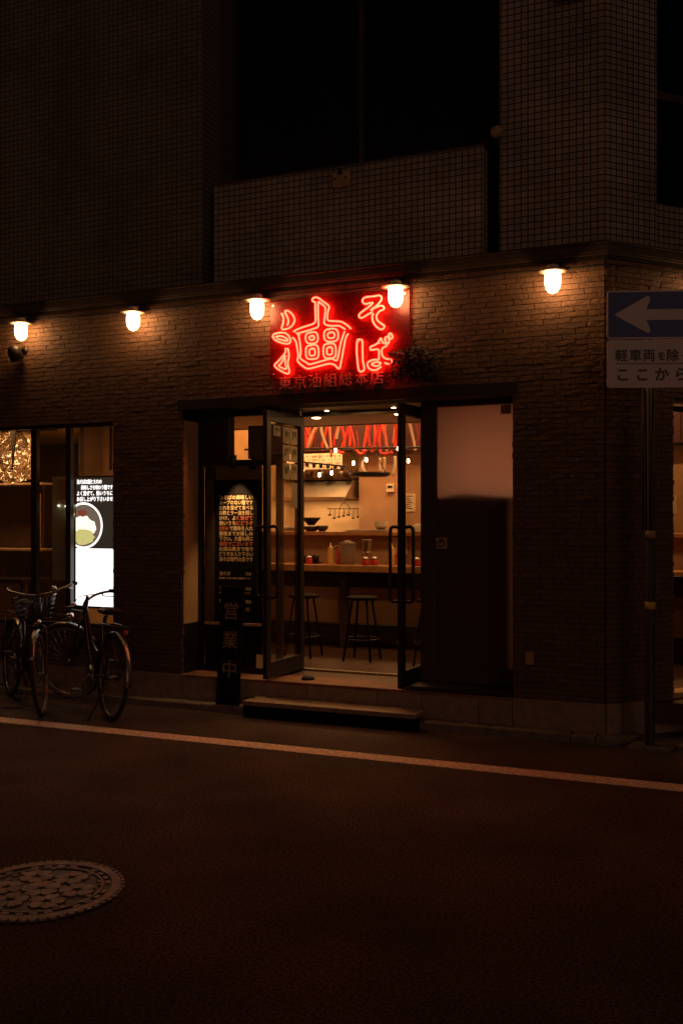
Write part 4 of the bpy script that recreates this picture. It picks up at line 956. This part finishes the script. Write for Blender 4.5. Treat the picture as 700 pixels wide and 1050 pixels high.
# ------------------------------------------------------------------ bicycles
def bicycle(front, rear, steer, label, basket, lean, seat_h, frame_m, drop=0):
    fx, fy = front; dx, dy = front[0]-rear[0], front[1]-rear[1]; yaw = math.atan2(dy, dx)
    WB = 1.06; Rw = .333
    t = bpy.data.objects.new('bicycle', None); COL.objects.link(t); t.location = (rear[0], rear[1], .0); t.rotation_euler = Euler((R(lean),0,yaw),'XYZ')
    t['_o'] = (0,0,0); t['label'] = label; t['category'] = 'bicycle'; t['group'] = 'bicycles parked at the kerb'
    head = Vector((.80,0,.86)); fork_top = Vector((.835,0,.72)); ax = Vector((WB,0,Rw))
    axis = (head-Vector((.93,0,.50))).normalized()
    SR = Matrix.Translation(head) @ Matrix.Rotation(R(steer),4,axis) @ Matrix.Translation(-head)
    def wheel(cx, T, tyre):
        w_ = MB(); w_.T = T; w_.ring((cx,0,Rw), Rw-.017, .017, 48, 8); w_ = w_.build('wheel', 'rubber', t)
        q = MB(); q.T = T; q.ring((cx,0,Rw), Rw-.036, .011, 48, 6); q.build('rim', 'bikesil', w_)
        if tyre:
            q = MB(); q.T = T
            for s in (-1,1): q.ring((cx,s*.0125,Rw), Rw-.026, .0065, 48, 5)
            q.build('tyre_wall', 'tanwall', w_)
        q = MB(); q.T = T; q.lathe([(0,-.045),(.018,-.045),(.018,.045),(0,.045)], (cx,0,Rw), 10, 'y')
        for k in range(28):
            a = 2*PI*k/28; b = a+(.5 if k%2 else -.5); s = .025*(1 if k%4<2 else -1)
            q.tube([(cx+.018*math.cos(b),s,Rw+.018*math.sin(b)),(cx+(Rw-.045)*math.cos(a),0,Rw+(Rw-.045)*math.sin(a))], .0014, 4)
        q.build('spokes', 'bikesil', w_)
        return w_
    wheel(0, Matrix.Identity(4), tan_t[0]); wheel(WB, SR, tan_t[1])
    def fender(cx, a0, a1, T):
        q = MB(); q.T = T; n = 20; r = Rw+.022
        v = []; fs = []
        for i in range(n+1):
            t_ = R(a0+(a1-a0)*i/n)
            for y,dr in ((-.028,-.010),(-.014,.002),(.014,.002),(.028,-.010)): v.append((cx+(r+dr)*math.cos(t_), y, Rw+(r+dr)*math.sin(t_)))
            if i < n: fs += [(i*4+k, i*4+k+1, i*4+k+5, i*4+k+4) for k in range(3)]
        q.add(v, fs, True)
        o = q.build('fender', 'bikesil', t); md = o.modifiers.new('thick','SOLIDIFY'); md.thickness = .002
    fender(0, 20, 185, Matrix.Identity(4)); fender(WB, 25, 150, SR)
    bb = Vector((.44,0,.29)); st_top = Vector((.28,0,.78)); rax = Vector((0,0,Rw))
    q = MB()
    q.tube([bb, st_top], .015, 10); q.tube([head+axis*.02, Vector((.845,0,.73))], .019, 10)
    q.tube(curve_pts([Vector((.835,0,.76)), Vector((.62,0,.42)), bb],5), .019, 10)
    q.tube(curve_pts([Vector((.81,0,.83)), Vector((.58,0,.56)), Vector((.375,0,.47))],5), .014, 10)
    for s in (-1,1):
        q.tube([bb+Vector((0,s*.02,0)), Vector((.06,s*.055,Rw)), rax+Vector((0,s*.058,0))], .009, 8)
        q.tube([st_top+Vector((.02,s*.012,-.06)), Vector((.1,s*.05,.45)), rax+Vector((0,s*.058,0))], .008, 8)
    q.build('frame', frame_m, t)
    q = MB(); q.T = SR
    q.tube([head+axis*.06, Vector((.868,0,.685))], .013, 8)
    for s in (-1,1): q.tube(curve_pts([Vector((.862,s*.012,.70)), Vector((.88,s*.045,.66)), Vector((.96,s*.05,.48)), ax+Vector((0,s*.052,0))],4), .011, 8)
    q.build('fork', frame_m, t)
    q = MB(); q.T = SR; top = Vector((.765+.05*drop*8,0,.985-drop))
    q.tube([head+axis*.03, top], .0125, 8)
    for s in (-1,1): q.tube(curve_pts([top, top+Vector((.05,s*.10,.02)), top+Vector((.02,s*.22,.055)), top+Vector((-.09,s*.265,.075)), top+Vector((-.19,s*.27,.07))],5), .0115, 8)
    hb = q.build('handlebar', 'bikesil', t)
    for s in (-1,1):
        q = MB(); q.T = SR; q.tube([top+Vector((-.10,s*.271,.08)), top+Vector((-.21,s*.276,.069))], .017, 10); q.build('grip', 'rubber', hb)
        q = MB(); q.T = SR; q.tube(curve_pts([top+Vector((-.05,s*.255,.07)), top+Vector((-.05,s*.235,.045)), top+Vector((-.16,s*.25,.035))],4), .005, 6); q.build('brake_lever', 'bikesil', hb)
    q = MB(); q.T = SR; q.tube(curve_pts([top+Vector((-.05,.24,.06)), top+Vector((.09,.1,.02)), top+Vector((.10,.02,-.15)), Vector((.9,.02,.72))],5), .0035, 5)
    q.tube(curve_pts([top+Vector((-.05,-.24,.06)), top+Vector((.12,-.1,.06)), top+Vector((.09,-.02,-.1)), Vector((.86,0,.72))],5), .0035, 5); q.build('brake_cable', 'rubber', t)
    q = MB(); q.T = SR; q.lathe([(0,.03),(.018,.027),(.026,.012),(.026,0),(0,0)], (top.x+.01,.12,top.z+.045), 12); q.build('bell', 'chrome', t)
    # saddle
    sp = MB(); sh = seat_h; sp.tube([st_top, Vector((.25,0,sh-.04))], .0125, 8); sp = sp.build('seat_post', 'bikesil', t)
    q = MB(); prof = [(-.13,.02,.0),(-.12,.085,.035),(-.06,.105,.045),(.0,.08,.04),(.06,.035,.035),(.13,.022,.03),(.155,.008,.02)]
    vs = []; n = 12
    for px_,hw,ht in prof:
        for k in range(n):
            a = 2*PI*k/n; vs.append((.24+px_, hw*math.cos(a), sh+ht*.8*math.sin(a)+(0 if math.sin(a)>0 else .01)))
    q.add(vs, [(i*n+k, i*n+(k+1)%n, (i+1)*n+(k+1)%n, (i+1)*n+k) for i in range(len(prof)-1) for k in range(n)], True)
    q.add([vs[k] for k in range(n)], [tuple(range(n-1,-1,-1))])
    q.build('saddle', 'rubber', t)
    # crank
    c_ = MB(); c_.lathe([(0,.04),(.085,.042),(.09,.046),(0,.048)], (bb.x,0,bb.z), 24, 'y'); c_.tube([bb+Vector((0,-.07,0)), bb+Vector((0,.07,0))], .014, 8)
    c_.tube([bb+Vector((0,.065,0)), bb+Vector((.10,.072,-.13))], .009, 6); c_.tube([bb+Vector((0,-.065,0)), bb+Vector((-.10,-.072,.13))], .009, 6)
    c_ = c_.build('crank', 'bikesil', t)
    for s in (-1,1):
        p = bb+Vector((.10*s, .115*s, -.13*s)); q = MB(); q.box(p.x-.045,p.x+.045,p.y-.035,p.y+.035,p.z-.011,p.z+.011); q.build('pedal', 'bikesil' if s > 0 else 'rubber', c_)
    q = MB(); q.box(.02,.54,-.062,-.045,.30,.335); q.lathe([(0,-.062),(.10,-.062),(.105,-.055),(.10,-.046),(0,-.046)], (bb.x,0,bb.z+.01), 24, 'y'); q.build('chain_guard', frame_m, t)
    # kickstand, rack, lamp, reflector
    q = MB(); q.tube(curve_pts([(.0,.06,Rw-.02),(-.03,.10,.2),(-.06,.19+.1*math.tan(R(lean)),.012-0*.19)],3), .008, 7); q.build('kickstand', 'black', t)
    q = MB()
    for s in (-1,1): q.tube([(-.20,s*.06,.735),(.20,s*.05,.735)], .006, 6); q.tube([(-.15,s*.06,.735),(0,s*.068,Rw+.02)], .005, 6)
    for k in range(4): q.tube([(-.19+.11*k,-.06,.735),(-.19+.11*k,.06,.735)], .005, 6)
    q.build('rear_rack', 'black', t)
    q = MB(); q.lathe([(0,-.02),(.03,-.018),(.032,0),(0,.002)], (-.215,0,.70), 14, 'x'); q.v = [((a+.215)*.6-.215,b*.6,(c-.7)*.6+.7) for a,b,c in q.v]; q.build('reflector', 'inkred', t)
    q = MB(); q.T = SR; q.lathe([(0,.05),(.028,.045),(.034,0),(.034,-.03),(0,-.045)], (.99,.0,.735), 14, 'x'); q.build('headlamp', 'chrome', t)
    if basket:
        q = MB(); q.T = SR; n = 0
        def W(a, b, r=.0028): q.tube([a, b], r, 4)
        x0,x1,y0,z0,z1 = .90,1.10,.105,.77,.95
        def ctop(x,y): return (x0-.02 if x==0 else x1+.06, y*(y0+.045), z1)
        def cbot(x,y): return (x0 if x==0 else x1, y*y0, z0)
        N_ = 9
        for side in range(4):
            A,B_ = [((0,-1),(1,-1)),((1,-1),(1,1)),((1,1),(0,1)),((0,1),(0,-1))][side]
            ta,tb,ba_,bb_ = [Vector(v) for v in (ctop(*A),ctop(*B_),cbot(*A),cbot(*B_))]
            for k in range(N_+1):
                f_ = k/N_; W(ba_.lerp(bb_,f_), ta.lerp(tb,f_))
            for j in range(6): W(ba_.lerp(ta,j/5), bb_.lerp(tb,j/5), .0055 if j == 5 else .0028)
        for k in range(7): W(Vector((x0+(x1-x0)*k/6,-y0,z0)), Vector((x0+(x1-x0)*k/6,y0,z0)))
        q.build('basket', 'bikeblack', t)
    return t
tan_t = (False, True)
bicycle((-2.28,-.82), (-3.10,-.22), -24, 'left bicycle with wire front basket, front wheel turned to the road', True, -4, .84, 'bikeblack', .05)
tan_t = (False, True)
bicycle((-2.48,-.17), (-1.62,-.78), 42, 'right bicycle without basket, its saddle in front of the lit poster', False, 4, .83, 'bikeblack', .17)

# ------------------------------------------------------------------ light
for x in (-.35,.25):
    q = MB(); q.lathe([(0,-.004),(.014,-.004),(.018,-.001)], (x,.50,2.4815), 16); q.build('downlight', 'bulb', B)
def area(name, loc, size, energy, col, rot=(0,0,0), sy=None):
    l = bpy.data.lights.new(name, 'AREA'); l.energy = energy; l.color = col; l.size = size
    if sy: l.shape = 'RECTANGLE'; l.size_y = sy
    o = bpy.data.objects.new(name, l); COL.objects.link(o); o.location = loc; o.rotation_euler = rot; return o
W_ = (1,.50,.19)
area('shop_ceiling_light', (-.9,1.55,2.53), 3.0, 9, W_, sy=.25)
area('shop_ceiling_light', (1.5,1.55,2.53), 2.0, 11, W_, sy=.25)
area('kitchen_light', (-1.2,3.6,3.3), 2.4, 84, (1,.51,.175), sy=.7)
area('kitchen_light', (1.6,3.6,3.3), 1.6, 40, (1,.50,.2), sy=.7)
area('hood_light', (-2.1,4.25,1.815), .8, 8, (1,.62,.3), sy=.3)
area('doorway_light', (-.05,.42,2.472), .25, 4, (1,.50,.18), sy=.1)
area('dining_light', (-3.7,.36,2.44), 1.2, 26, W_, sy=.3)
area('dining_light', (-3.4,1.5,2.44), 1.2, 8, W_, sy=.4)
area('cord_fill', (-1.0,2.46,2.95), 2.8, 10, (1,.6,.3), rot=(R(80),0,0), sy=.3)  # unseen fill added to brighten the front of the cords
sp = bpy.data.lights.new('board_spot', 'SPOT'); sp.energy = 23; sp.color = (1,.58,.26); sp.spot_size = R(70); sp.spot_blend = .8; sp.shadow_soft_size = .01
o = bpy.data.objects.new('board_spot', sp); COL.objects.link(o); o.location = (-1.03,.09,1.985); o.rotation_euler = Vector((0,-.06,1)).to_track_quat('Z','Y').to_euler(); o.rotation_euler = Euler((R(12),0,0))
su = bpy.data.lights.new('street_glow', 'SUN'); su.energy = .15; su.angle = R(30); su.color = (1,.52,.38)
o = bpy.data.objects.new('street_glow', su); COL.objects.link(o); o.rotation_euler = Euler((R(85),0,R(38)))

wd = bpy.data.worlds.new('World'); sc.world = wd; wd.use_nodes = True
nt = wd.node_tree; sky = nt.nodes.new('ShaderNodeTexSky'); sky.sky_type = 'NISHITA'; sky.sun_disc = False
sky.sun_elevation = R(3); sky.sun_rotation = R(200)
mx = nt.nodes.new('ShaderNodeMixRGB'); mx.blend_type = 'MULTIPLY'; mx.inputs[0].default_value = 1; mx.inputs[2].default_value = (1,.66,.55,1)
nt.links.new(sky.outputs[0], mx.inputs[1]); nt.links.new(mx.outputs[0], nt.nodes['Background'].inputs[0]); nt.nodes['Background'].inputs[1].default_value = .004

# ------------------------------------------------------------------ camera
cam = bpy.data.cameras.new('camera'); cam.sensor_fit = 'VERTICAL'; cam.sensor_height = 36; cam.lens = 35.0; cam.shift_y = 8/1050; cam.clip_end = 300
co = bpy.data.objects.new('camera', cam); COL.objects.link(co); co.location = (3.068,-7.190,1.56); co.rotation_euler = (R(90),0,math.atan(1021/2392)); sc.camera = co
vs_ = sc.view_settings; vs_.view_transform = 'Standard'; vs_.look = 'None'; vs_.exposure = 0; vs_.gamma = 1; vs_.use_curve_mapping = False
sc.render.engine = 'CYCLES'; sc.cycles.use_denoising = True; sc.cycles.max_bounces = 8; sc.cycles.transparent_max_bounces = 16; sc.cycles.sample_clamp_indirect = 6
sc.cycles.use_light_tree = True; sc.cycles.caustics_reflective = False; sc.cycles.caustics_refractive = False
for o in sc.objects:
    if '_o' in o: del o['_o']
for o in COL.objects:
    if o.type == 'MESH' and any(len(p.vertices) > 4 or True for p in o.data.polygons[:1]): fixnormals(o)
for o in COL.objects:
    if o.type == 'LIGHT': o['kind'] = 'helper'
